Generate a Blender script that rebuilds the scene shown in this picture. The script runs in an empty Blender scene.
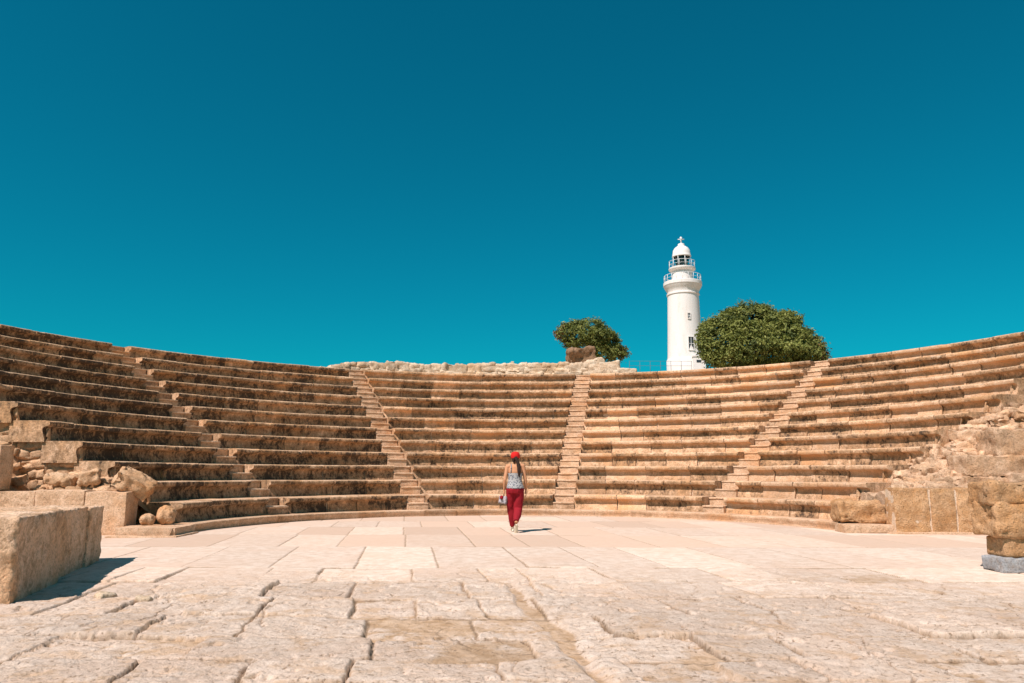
import bpy, bmesh, math, random
import numpy as np
from mathutils import Vector, Matrix, Euler

random.seed(7)
RNG = np.random.default_rng(11)
scene = bpy.context.scene
COL = scene.collection
R = math.radians

# ------------------------------------------------------------------ camera
cam_d = bpy.data.cameras.new('camera')
cam = bpy.data.objects.new('camera', cam_d)
COL.objects.link(cam)
cam_d.sensor_width = 36.0
cam_d.lens = 753.78 * 36.0 / 1024.0
cam_d.clip_start = 0.05
cam_d.clip_end = 8000
cam.matrix_world = (Matrix.Translation((0, 0, 1.22)) @ Matrix.Rotation(R(90 + 9.904), 4, 'X')
                    @ Matrix.Rotation(0.0028, 4, 'Z'))
scene.camera = cam

# ------------------------------------------------------------------ sky and sun
SUN_EL = R(54.0)
TO_SUN = Vector((-0.62 * math.cos(SUN_EL), -0.785 * math.cos(SUN_EL), math.sin(SUN_EL))).normalized()
SUN_ROT = math.atan2(TO_SUN.x, TO_SUN.y) % (2 * math.pi)
world = bpy.data.worlds.new('World')
scene.world = world
world.use_nodes = True
wn, wl = world.node_tree.nodes, world.node_tree.links
wn.clear()
w_out = wn.new('ShaderNodeOutputWorld')
w_bg = wn.new('ShaderNodeBackground')
w_sky = wn.new('ShaderNodeTexSky')
w_sky.sky_type = 'NISHITA'
w_sky.sun_disc = False
w_sky.sun_elevation = SUN_EL
w_sky.sun_rotation = SUN_ROT
w_sky.altitude = 0
w_sky.air_density = 1.0
w_sky.dust_density = 0.3
w_sky.ozone_density = 3.0
w_mul = wn.new('ShaderNodeMix')
w_mul.data_type = 'RGBA'
w_mul.blend_type = 'MULTIPLY'
w_mul.inputs[0].default_value = 1.0
w_mul.inputs[7].default_value = (0.012, 0.81, 0.79, 1)      # the photograph's teal sky
wl.new(w_sky.outputs[0], w_mul.inputs[6])
wl.new(w_mul.outputs[2], w_bg.inputs[0])
w_bg.inputs[1].default_value = 0.075
wl.new(w_bg.outputs[0], w_out.inputs[0])

sun_d = bpy.data.lights.new('sun', 'SUN')
sun_d.energy = 4.8
sun_d.angle = R(0.53)
sun_d.color = (1.0, 0.89, 0.85)
sun = bpy.data.objects.new('sun', sun_d)
COL.objects.link(sun)
sun.location = (0, 0, 40)
sun.rotation_euler = TO_SUN.to_track_quat('Z', 'Y').to_euler()

scene.view_settings.view_transform = 'Standard'
scene.view_settings.look = 'None'
scene.view_settings.exposure = 0.35
scene.view_settings.gamma = 1.0
scene.view_settings.use_curve_mapping = False
scene.render.engine = 'CYCLES'
scene.cycles.max_bounces = 6
scene.cycles.diffuse_bounces = 3


# ------------------------------------------------------------------ numpy noise
def _hash(ix, iy, iz, seed):
    h = (ix.astype(np.int64) * 374761393 + iy.astype(np.int64) * 668265263
         + iz.astype(np.int64) * 2147483647 + seed * 974711) & 0xFFFFFFFF
    h = ((h ^ (h >> 13)) * 1274126177) & 0xFFFFFFFF
    h = (h ^ (h >> 16)) & 0xFFFFFFFF
    h = (h * 2246822519) & 0xFFFFFFFF
    h = (h ^ (h >> 15)) & 0xFFFFFF
    return h / float(0xFFFFFF)


def vnoise(p, seed=0):
    """value noise in [-1, 1] at points p (N,3)"""
    i = np.floor(p)
    f = p - i
    f = f * f * (3 - 2 * f)
    i = i.astype(np.int64)
    out = 0
    for dx in (0, 1):
        wx = f[:, 0] if dx else 1 - f[:, 0]
        for dy in (0, 1):
            wy = f[:, 1] if dy else 1 - f[:, 1]
            for dz in (0, 1):
                wz = f[:, 2] if dz else 1 - f[:, 2]
                out = out + wx * wy * wz * _hash(i[:, 0] + dx, i[:, 1] + dy, i[:, 2] + dz, seed)
    return out * 2 - 1


def fbm(p, scale, octaves=3, seed=0, gain=0.5):
    a, s, tot = 1.0, scale, 0
    for o in range(octaves):
        tot = tot + a * vnoise(p * s + 17.3 * o, seed + o)
        a *= gain
        s *= 2.03
    return tot


def cells(p, seed=0):
    """2D cellular noise: p (N,2) -> (F1, F2, id in 0..1)"""
    i = np.floor(p).astype(np.int64)
    f1 = np.full(len(p), 9.0)
    f2 = np.full(len(p), 9.0)
    cid = np.zeros(len(p))
    z = np.zeros(len(p), dtype=np.int64)
    for dx in (-1, 0, 1):
        for dy in (-1, 0, 1):
            cx, cy = i[:, 0] + dx, i[:, 1] + dy
            px = cx + 0.1 + 0.8 * _hash(cx, cy, z, seed)
            py = cy + 0.1 + 0.8 * _hash(cx, cy, z + 1, seed)
            d = np.hypot(p[:, 0] - px, p[:, 1] - py)
            hid = _hash(cx, cy, z + 2, seed)
            nearer = d < f1
            f2 = np.where(nearer, f1, np.minimum(f2, d))
            cid = np.where(nearer, hid, cid)
            f1 = np.where(nearer, d, f1)
    return f1, f2, cid


def sstep(a, b, x):
    t = np.clip((x - a) / (b - a), 0, 1)
    return t * t * (3 - 2 * t)


# ------------------------------------------------------------------ object helpers
ORIGIN = {}


def thing(name, loc, label, cat, group=None):
    o = bpy.data.objects.new(name, None)
    COL.objects.link(o)
    o.empty_display_size = 0.2
    o.location = loc
    o['label'] = label
    o['category'] = cat
    if group:
        o['group'] = group
    ORIGIN[o.name] = np.array(loc, float)
    return o


def tag(o, label, cat, group=None):
    o['label'] = label
    o['category'] = cat
    if group:
        o['group'] = group
    return o


class MB:
    """collects geometry (world coordinates) for ONE mesh object"""

    def __init__(self):
        self.v, self.f, self.n = [], [], 0
        self.attr = {}
        self.mi = []

    def add(self, verts, faces, mi=0, **attrs):
        verts = np.asarray(verts, float).reshape(-1, 3)
        off = self.n
        self.v.append(verts)
        if isinstance(faces, np.ndarray):
            self.f.append((faces.astype(np.int32).ravel() + off, np.full(len(faces), faces.shape[1], np.int32)))
        else:
            self.f.append((np.array([i for f in faces for i in f], np.int32) + off, np.array([len(f) for f in faces], np.int32)))
        self.mi.append(np.full(len(faces), mi, np.int32))
        for k in set(list(self.attr) + list(attrs)):
            lst = self.attr.setdefault(k, [np.zeros(off)] if off else [])
            val = attrs.get(k, 0.0)
            lst.append(np.broadcast_to(np.asarray(val, float), (len(verts),)))
        self.n += len(verts)
        return self

    def build(self, name, mats, parent=None, smooth=True, loc=None, angle=None):
        if not isinstance(mats, (list, tuple)):
            mats = [mats]
        v = np.concatenate(self.v)
        if parent is not None:
            org = ORIGIN[parent.name]
        elif loc is not None:
            org = np.array(loc, float)
        else:
            org = np.array([v[:, 0].mean(), v[:, 1].mean(), v[:, 2].min()])
        me = bpy.data.meshes.new(name)
        li = np.concatenate([f[0] for f in self.f])
        lt = np.concatenate([f[1] for f in self.f])
        me.vertices.add(len(v))
        me.vertices.foreach_set('co', (v - org).astype(np.float32).ravel())
        me.loops.add(len(li))
        me.loops.foreach_set('vertex_index', li)
        me.polygons.add(len(lt))
        me.polygons.foreach_set('loop_start', np.concatenate([[0], np.cumsum(lt)[:-1]]).astype(np.int32))
        for m in mats:
            me.materials.append(m)
        if len(mats) > 1:
            me.polygons.foreach_set('material_index', np.concatenate(self.mi))
        me.update(calc_edges=True)
        me.polygons.foreach_set('use_smooth', np.full(len(me.polygons), smooth))
        for k, lst in self.attr.items():
            a = me.attributes.new(k, 'FLOAT', 'POINT')
            a.data.foreach_set('value', np.concatenate(lst).astype(np.float32))
        me.update()
        if smooth and angle:
            me.set_sharp_from_angle(angle=R(angle))
        o = bpy.data.objects.new(name, me)
        COL.objects.link(o)
        if parent is not None:
            o.parent = parent
            ORIGIN[o.name] = org
        else:
            o.location = org
            ORIGIN[o.name] = org
        return o


def grid_faces(nu, nv, wrap_u=False):
    iu = np.arange(nu if wrap_u else nu - 1)
    iv = np.arange(nv - 1)
    a, b = np.meshgrid(iu, iv, indexing='ij')
    a2 = (a + 1) % nu
    return np.stack([a * nv + b, a2 * nv + b, a2 * nv + b + 1, a * nv + b + 1], -1).reshape(-1, 4)


_BOX = {}


def unit_box(nx, ny, nz):
    key = (nx, ny, nz)
    if key in _BOX:
        return _BOX[key]
    n = (nx, ny, nz)
    vid, verts, faces = {}, [], []

    def g(i, j, k):
        t = (i, j, k)
        if t not in vid:
            vid[t] = len(verts)
            verts.append((i / nx * 2 - 1, j / ny * 2 - 1, k / nz * 2 - 1))
        return vid[t]
    for ax in range(3):
        a, b = (ax + 1) % 3, (ax + 2) % 3
        for side in (0, n[ax]):
            for i in range(n[a]):
                for j in range(n[b]):
                    q = []
                    for di, dj in ((0, 0), (1, 0), (1, 1), (0, 1)):
                        t = [0, 0, 0]
                        t[ax], t[a], t[b] = side, i + di, j + dj
                        q.append(g(*t))
                    faces.append(q if side else q[::-1])
    _BOX[key] = (np.array(verts), np.array(faces))
    return _BOX[key]


def stone(mb, c, half, rot=(0, 0, 0), seed=0, rough=0.03, rad=0.04, res=0.08, freq=None, mi=0, maxn=26, **attrs):
    """a rough hewn block: rounded box, noise-chipped; c is the centre"""
    half = np.array(half, float)
    n = [int(np.clip(round(2 * h / res), 3, maxn)) for h in half]
    v, f = unit_box(*n)
    p = v * half
    rad = min(rad, half.min() * 0.95)
    inner = np.clip(p, -(half - rad), half - rad)
    d = p - inner
    L = np.linalg.norm(d, axis=1, keepdims=True)
    d = d / np.maximum(L, 1e-9)
    p = inner + d * rad
    nrm = d
    fq = freq or (1.1 / max(0.08, half.mean()))
    q = p + np.array([seed * 3.17, seed * 1.71, seed * 0.93])
    amt = fbm(q, fq, 4, seed, 0.55)
    pits = np.clip(fbm(q, fq * 3.2, 2, seed + 9) - 0.45, 0, 1)
    p = p + nrm * (amt * rough - pits * rough * 1.6)[:, None]
    p = p @ np.array(Euler(rot).to_matrix()).T + np.array(c)
    mb.add(p, f, mi, **attrs)


def box(mb, lo, hi, mi=0, rotz=0, c=None, **attrs):
    lo, hi = np.array(lo, float), np.array(hi, float)
    v, f = unit_box(1, 1, 1)
    p = (lo + hi) / 2 + v * (hi - lo) / 2
    mb.add(p, f, mi, **attrs)


def tube(mb, pts, rads, n=10, mi=0, cap=True, ref=None, **attrs):
    pts = [Vector(p) for p in pts]
    if not hasattr(rads, '__len__'):
        rads = [rads] * len(pts)
    rings = []
    ref = Vector(ref) if ref else None
    for i, p in enumerate(pts):
        d = (pts[min(i + 1, len(pts) - 1)] - pts[max(i - 1, 0)]).normalized()
        if ref is None:
            ref = d.orthogonal().normalized()
        ref = (ref - d * ref.dot(d)).normalized()
        b = d.cross(ref)
        ra = rads[i] if hasattr(rads[i], '__len__') else (rads[i], rads[i])
        rings.append([p + ref * (math.cos(t) * ra[0]) + b * (math.sin(t) * ra[1])
                      for t in np.linspace(0, 2 * math.pi, n, endpoint=False)])
    v = [list(q) for r in rings for q in r]
    f = []
    for i in range(len(pts) - 1):
        for j in range(n):
            f.append([i * n + j, i * n + (j + 1) % n, (i + 1) * n + (j + 1) % n, (i + 1) * n + j])
    if cap:
        f.append(list(range(n))[::-1])
        f.append([(len(pts) - 1) * n + j for j in range(n)])
    mb.add(v, f, mi, **attrs)


def lathe(mb, prof, c, n=40, mi=0, **attrs):
    """prof: list of (radius, z)"""
    th = np.linspace(0, 2 * np.pi, n, endpoint=False)
    prof = np.array(prof, float)
    v = np.stack([np.cos(th)[:, None] * prof[None, :, 0] + c[0], np.sin(th)[:, None] * prof[None, :, 0] + c[1],
                  np.broadcast_to(prof[:, 1] + c[2], (n, len(prof)))], -1).reshape(-1, 3)
    mb.add(v, grid_faces(n, len(prof), True), mi, **attrs)


# ------------------------------------------------------------------ materials
def new_mat(name):
    m = bpy.data.materials.new(name)
    m.use_nodes = True
    nt = m.node_tree
    b = nt.nodes['Principled BSDF']
    b.inputs['Roughness'].default_value = 0.9
    b.inputs['Specular IOR Level'].default_value = 0.2
    return m, nt.nodes, nt.links, b


def flat(name, col, rough=0.7, spec=0.3, metal=0.0):
    m, n, l, b = new_mat(name)
    b.inputs['Roughness'].default_value = rough
    b.inputs['Specular IOR Level'].default_value = spec
    b.inputs['Metallic'].default_value = metal
    tc = n.new('ShaderNodeTexCoord')
    nz = n.new('ShaderNodeTexNoise')
    nz.inputs['Scale'].default_value = 9
    nz.inputs['Detail'].default_value = 4
    l.new(tc.outputs['Object'], nz.inputs['Vector'])
    mx = mixc(n, l, nz.outputs[0], [c * 0.88 for c in col], [min(1, c * 1.1) for c in col])
    l.new(mx, b.inputs['Base Color'])
    return m


def rgba(c):
    return (c[0], c[1], c[2], 1)


def mixc(n, l, fac, a, b, mode='MIX'):
    x = n.new('ShaderNodeMix')
    x.data_type = 'RGBA'
    x.blend_type = mode
    for s, val in ((0, fac), (6, a), (7, b)):
        if hasattr(val, 'is_output'):
            l.new(val, x.inputs[s])
        elif s == 0:
            x.inputs[0].default_value = val
        else:
            x.inputs[s].default_value = rgba(val)
    return x.outputs[2]


def ramp(n, l, src, a, b, lo=0.0, hi=1.0):
    x = n.new('ShaderNodeMapRange')
    x.interpolation_type = 'SMOOTHSTEP'
    for s, val in (('From Min', a), ('From Max', b), ('To Min', lo), ('To Max', hi)):
        x.inputs[s].default_value = val
    l.new(src, x.inputs['Value'])
    return x.outputs[0]


def mth(n, l, op, a, b=0.0):
    x = n.new('ShaderNodeMath')
    x.operation = op
    for i, val in enumerate((a, b)):
        if hasattr(val, 'is_output'):
            l.new(val, x.inputs[i])
        else:
            x.inputs[i].default_value = val
    return x.outputs[0]


def noise(n, l, vec, scale, detail=5, rough=0.6, dist=0.0):
    x = n.new('ShaderNodeTexNoise')
    x.inputs['Scale'].default_value = scale
    x.inputs['Detail'].default_value = detail
    x.inputs['Roughness'].default_value = rough
    x.inputs['Distortion'].default_value = dist
    l.new(vec, x.inputs['Vector'])
    return x.outputs[0]


def attr(n, name):
    x = n.new('ShaderNodeAttribute')
    x.attribute_name = name
    return x.outputs['Fac']


def stone_mat(name, light, mid, warm, stain_col=(0.055, 0.038, 0.028), stain=0.6, bump=0.5, scale=1.0, pit=1.0, streak=False, stain_lo=0.53):
    """weathered limestone: mottled colour, blotchy lichen stains weighted by the 'stain' attribute, 'tint' per stone"""
    m, n, l, b = new_mat(name)
    g = n.new('ShaderNodeNewGeometry')
    pos = g.outputs['Position']
    big = noise(n, l, pos, 0.9 * scale, 4, 0.6)
    med = noise(n, l, pos, 5.5 * scale, 6, 0.68)
    fine = noise(n, l, pos, 36 * scale, 5, 0.78)
    c = mixc(n, l, ramp(n, l, med, 0.35, 0.68), mid, light)
    c = mixc(n, l, ramp(n, l, big, 0.46, 0.68, 0, 0.75), c, warm)
    c = mixc(n, l, ramp(n, l, fine, 0.36, 0.54, 0.62, 0), c, [k * 0.42 for k in mid])
    # lichen / soot stains with their own blotchy outline
    if streak:
        mp = n.new('ShaderNodeMapping')
        mp.inputs['Scale'].default_value = (1, 1, 0.7)
        l.new(pos, mp.inputs['Vector'])
        sv = mp.outputs[0]
    else:
        sv = pos
    s1 = noise(n, l, sv, 3.1 * scale, 7, 0.72, 0.3)
    s2 = noise(n, l, sv, 15 * scale, 6, 0.75)
    ss = mth(n, l, 'ADD', mth(n, l, 'MULTIPLY', s1, 0.52), mth(n, l, 'MULTIPLY', s2, 0.48))
    ss = mth(n, l, 'ADD', ss, mth(n, l, 'MULTIPLY', attr(n, 'stain'), 0.16))
    c = mixc(n, l, ramp(n, l, ss, stain_lo - 0.075, stain_lo + 0.04, 0, stain * 0.85), c, (0.30, 0.175, 0.09))
    sm = ramp(n, l, ss, stain_lo + 0.035, stain_lo + 0.12, 0, stain)
    c = mixc(n, l, sm, c, stain_col)
    tn = mth(n, l, 'ADD', 1.0, attr(n, 'tint'))
    tc = n.new('ShaderNodeCombineColor')
    for i in range(3):
        l.new(tn, tc.inputs[i])
    c = mixc(n, l, 1.0, c, tc.outputs[0], 'MULTIPLY')
    l.new(c, b.inputs['Base Color'])
    vo = n.new('ShaderNodeTexVoronoi')
    vo.inputs['Scale'].default_value = 16 * scale
    l.new(pos, vo.inputs['Vector'])
    pits = ramp(n, l, vo.outputs['Distance'], 0.05, 0.3, 0, 1)
    h = mth(n, l, 'ADD', mth(n, l, 'MULTIPLY', med, 1.6), mth(n, l, 'MULTIPLY', fine, 0.5))
    h = mth(n, l, 'ADD', h, mth(n, l, 'MULTIPLY', pits, 0.35 * pit))
    bp = n.new('ShaderNodeBump')
    bp.inputs['Strength'].default_value = bump
    bp.inputs['Distance'].default_value = 0.035
    l.new(h, bp.inputs['Height'])
    l.new(bp.outputs[0], b.inputs['Normal'])
    return m


M_SEAT = stone_mat('seat_limestone', (0.78, 0.525, 0.345), (0.64, 0.39, 0.225), (0.63, 0.325, 0.14), stain=0.9, streak=True, bump=0.8, stain_lo=0.50)
M_MORTAR = stone_mat('pale_mortar', (0.74, 0.57, 0.42), (0.64, 0.47, 0.33), (0.55, 0.36, 0.21), stain=0.25)
M_STEP = stone_mat('step_limestone', (0.74, 0.51, 0.345), (0.61, 0.385, 0.235), (0.61, 0.32, 0.15), stain=0.5, bump=0.7)
M_RUBBLE = stone_mat('rubble_stone', (0.70, 0.47, 0.295), (0.57, 0.335, 0.185), (0.58, 0.285, 0.115), stain=0.5, bump=0.7)
M_PALE = stone_mat('pale_rubble', (0.74, 0.60, 0.45), (0.62, 0.45, 0.30), (0.60, 0.37, 0.19), stain=0.45, bump=0.7)
M_BLOCK = stone_mat('block_sandstone', (0.80, 0.56, 0.39), (0.68, 0.45, 0.29), (0.66, 0.36, 0.18), stain=0.75, bump=1.0)
M_ORANGE = stone_mat('orange_sandstone', (0.68, 0.42, 0.235), (0.56, 0.305, 0.14), (0.58, 0.27, 0.095), stain=0.45, bump=1.0)
M_GREY = stone_mat('grey_marble', (0.42, 0.42, 0.42), (0.30, 0.30, 0.31), (0.36, 0.35, 0.34), stain=0.3, bump=0.5)
M_DARKROCK = stone_mat('dark_rock', (0.34, 0.21, 0.13), (0.20, 0.12, 0.075), (0.28, 0.15, 0.08), stain=0.7, bump=0.9)
M_EARTH = stone_mat('dry_earth', (0.48, 0.35, 0.24), (0.38, 0.265, 0.17), (0.42, 0.27, 0.15), stain=0.2, bump=0.6)


def paving_mat():
    m, n, l, b = new_mat('paving_limestone')
    g = n.new('ShaderNodeNewGeometry')
    pos = g.outputs['Position']
    big = noise(n, l, pos, 0.7, 4, 0.6)
    med = noise(n, l, pos, 6, 6, 0.7)
    fine = noise(n, l, pos, 55, 4, 0.75)
    worn = attr(n, 'worn')
    c = mixc(n, l, ramp(n, l, med, 0.33, 0.66), (0.60, 0.45, 0.34), (0.745, 0.60, 0.49))
    c = mixc(n, l, ramp(n, l, big, 0.42, 0.7, 0, 0.5), c, (0.66, 0.46, 0.335))
    sp = mth(n, l, 'MULTIPLY', ramp(n, l, fine, 0.30, 0.56, 0.6, 0), mth(n, l, 'ADD', 0.2, mth(n, l, 'MULTIPLY', worn, 0.55)))
    c = mixc(n, l, sp, c, (0.40, 0.27, 0.175))
    c = mixc(n, l, mth(n, l, 'MULTIPLY', attr(n, 'warm'), 1.0), c, (0.60, 0.42, 0.305))
    # small crisp weathering pits
    pitn = noise(n, l, pos, 24, 6, 0.78)
    pitm = mth(n, l, 'MULTIPLY', ramp(n, l, pitn, 0.42, 0.35, 0, 1), worn)
    c = mixc(n, l, mth(n, l, 'MULTIPLY', pitm, 0.85), c, (0.40, 0.24, 0.14))
    blot = noise(n, l, pos, 2.3, 6, 0.7, 0.4)
    c = mixc(n, l, mth(n, l, 'MULTIPLY', ramp(n, l, blot, 0.50, 0.64, 0, 0.6), worn), c, (0.58, 0.375, 0.225))
    grey = noise(n, l, pos, 1.6, 6, 0.75, 0.6)
    c = mixc(n, l, mth(n, l, 'MULTIPLY', ramp(n, l, grey, 0.55, 0.7, 0, 0.35), worn), c, (0.50, 0.40, 0.32))
    c = mixc(n, l, attr(n, 'sand'), c, mixc(n, l, ramp(n, l, med, 0.35, 0.65), (0.46, 0.29, 0.165), (0.60, 0.42, 0.285)))
    tn = mth(n, l, 'ADD', 1.0, attr(n, 'tint'))
    tc = n.new('ShaderNodeCombineColor')
    for i in range(3):
        l.new(tn, tc.inputs[i])
    c = mixc(n, l, 1.0, c, tc.outputs[0], 'MULTIPLY')
    l.new(c, b.inputs['Base Color'])
    h = mth(n, l, 'ADD', mth(n, l, 'MULTIPLY', med, 1.2), mth(n, l, 'MULTIPLY', fine, 0.6))
    h = mth(n, l, 'SUBTRACT', mth(n, l, 'ADD', h, mth(n, l, 'MULTIPLY', pitn, 0.9)), mth(n, l, 'MULTIPLY', pitm, 0.35))
    bp = n.new('ShaderNodeBump')
    l.new(mth(n, l, 'ADD', 0.10, mth(n, l, 'MULTIPLY', worn, 0.75)), bp.inputs['Strength'])
    bp.inputs['Distance'].default_value = 0.02
    l.new(h, bp.inputs['Height'])
    l.new(bp.outputs[0], b.inputs['Normal'])
    return m


M_PAVE = paving_mat()


def white_mat():
    m, n, l, b = new_mat('lighthouse_whitewash')
    g = n.new('ShaderNodeNewGeometry')
    mp = n.new('ShaderNodeMapping')
    mp.inputs['Scale'].default_value = (1, 1, 0.25)
    l.new(g.outputs['Position'], mp.inputs['Vector'])
    a = noise(n, l, mp.outputs[0], 1.3, 6, 0.7)
    c = mixc(n, l, ramp(n, l, a, 0.45, 0.75, 0, 0.45), (0.78, 0.735, 0.69), (0.64, 0.50, 0.38))
    l.new(c, b.inputs['Base Color'])
    b.inputs['Roughness'].default_value = 0.8
    bp = n.new('ShaderNodeBump')
    bp.inputs['Strength'].default_value = 0.3
    bp.inputs['Distance'].default_value = 0.05
    l.new(noise(n, l, g.outputs['Position'], 3, 5), bp.inputs['Height'])
    l.new(bp.outputs[0], b.inputs['Normal'])
    return m


M_WHITE = white_mat()
M_RAILW = flat('white_painted_rail', (0.75, 0.74, 0.72), 0.5)
M_RAILD = flat('dark_steel_rail', (0.10, 0.11, 0.12), 0.5)
M_DARKIN = flat('dark_window_opening', (0.035, 0.045, 0.05), 0.4)
M_LAMP = flat('lens_glass', (0.015, 0.07, 0.085), 0.1, 0.6)


def glass_mat():
    m, n, l, b = new_mat('lantern_glass')
    b.inputs['Base Color'].default_value = (0.75, 0.9, 0.9, 1)
    b.inputs['Roughness'].default_value = 0.03
    b.inputs['Transmission Weight'].default_value = 1.0
    b.inputs['IOR'].default_value = 1.02
    return m


M_GLASS = glass_mat()


def leaf_mat():
    m, n, l, b = new_mat('evergreen_leaves')
    t = attr(n, 'tint')
    c = mixc(n, l, ramp(n, l, t, 0.0, 0.6), (0.050, 0.072, 0.014), (0.235, 0.25, 0.055))
    c = mixc(n, l, ramp(n, l, t, 0.6, 1.0), c, (0.38, 0.37, 0.11))
    c = mixc(n, l, attr(n, 'dry'), c, (0.20, 0.075, 0.035))
    l.new(c, b.inputs['Base Color'])
    b.inputs['Roughness'].default_value = 0.6
    b.inputs['Specular IOR Level'].default_value = 0.3
    tr = n.new('ShaderNodeBsdfTranslucent')
    l.new(c, tr.inputs[0])
    ms = n.new('ShaderNodeMixShader')
    ms.inputs[0].default_value = 0.27
    l.new(b.outputs[0], ms.inputs[1])
    l.new(tr.outputs[0], ms.inputs[2])
    l.new(ms.outputs[0], n['Material Output'].inputs[0])
    return m


M_LEAF = leaf_mat()
M_BARK = stone_mat('tree_bark', (0.24, 0.19, 0.14), (0.15, 0.11, 0.08), (0.18, 0.12, 0.08), stain=0.5, bump=0.9, scale=2)

# ------------------------------------------------------------------ theatre geometry constants
XC, YC = 0.3644, 15.7493
R0, R1, TR, RISE, HK, H1 = 6.9219, 7.331, 0.7431, 0.4283, 0.1698, 0.589


def RK(k):
    return R1 + TR * (k - 1)


def HZ(k):
    return HK if k == 0 else H1 + RISE * (k - 1)


def P(r, a, z):
    return np.stack([XC + r * np.sin(a), YC + r * np.cos(a), z + 0 * r], -1)


# stairways: angle (deg) of centre line at row 1 and row 12; all 0.62 m wide
STAIRS = [(-58.6, -57.2), (-24.8, -24.9), (9.25, 9.5), (44.2, 43.75)]
STW = 0.64


def stair_angle(s, k):
    a, b = STAIRS[s]
    return R(a + (b - a) * (k - 1) / 11.0)


def left_end(k):
    return -math.acos(min(1, 0.52 / (RK(k) if k else R0)))


def right_end(k):
    return R(73.6 + 0.38 * (max(k, 1) - 1))


# ------------------------------------------------------------------ ground and hill (one sheet)
def terrain():
    rad = np.concatenate([[0.01], np.linspace(2, 16.4, 8), [16.45, 16.55, 16.8, 17.5], np.geomspace(18.5, 120, 40), np.geomspace(140, 6000, 24)])
    ang = np.radians(np.linspace(-180, 180, 181))
    rr, aa = np.meshgrid(rad, ang, indexing='ij')
    hill = 4.55 + np.clip(rr - 17, 0, 96) * 0.126
    hill = np.where(rr > 160, hill * np.exp(-(rr - 160) / 400.0), hill)
    m = sstep(16.5, 16.8, rr) * sstep(R(112), R(94), np.abs(aa - R(-4)))
    z = -0.06 + m * hill
    pts = np.stack([XC + rr * np.sin(aa), YC + rr * np.cos(aa), z], -1).reshape(-1, 3)
    z2 = fbm(pts * [1, 1, 0], 0.12, 4, 3) * 0.35 * (m.reshape(-1)) * sstep(17, 24, rr.reshape(-1))
    pts[:, 2] += z2
    mb = MB()
    mb.add(pts, grid_faces(len(rad), len(ang))[:, ::-1])
    o = mb.build('ground', M_EARTH, loc=(0, 0, 0))
    o['kind'] = 'structure'


terrain()


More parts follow.
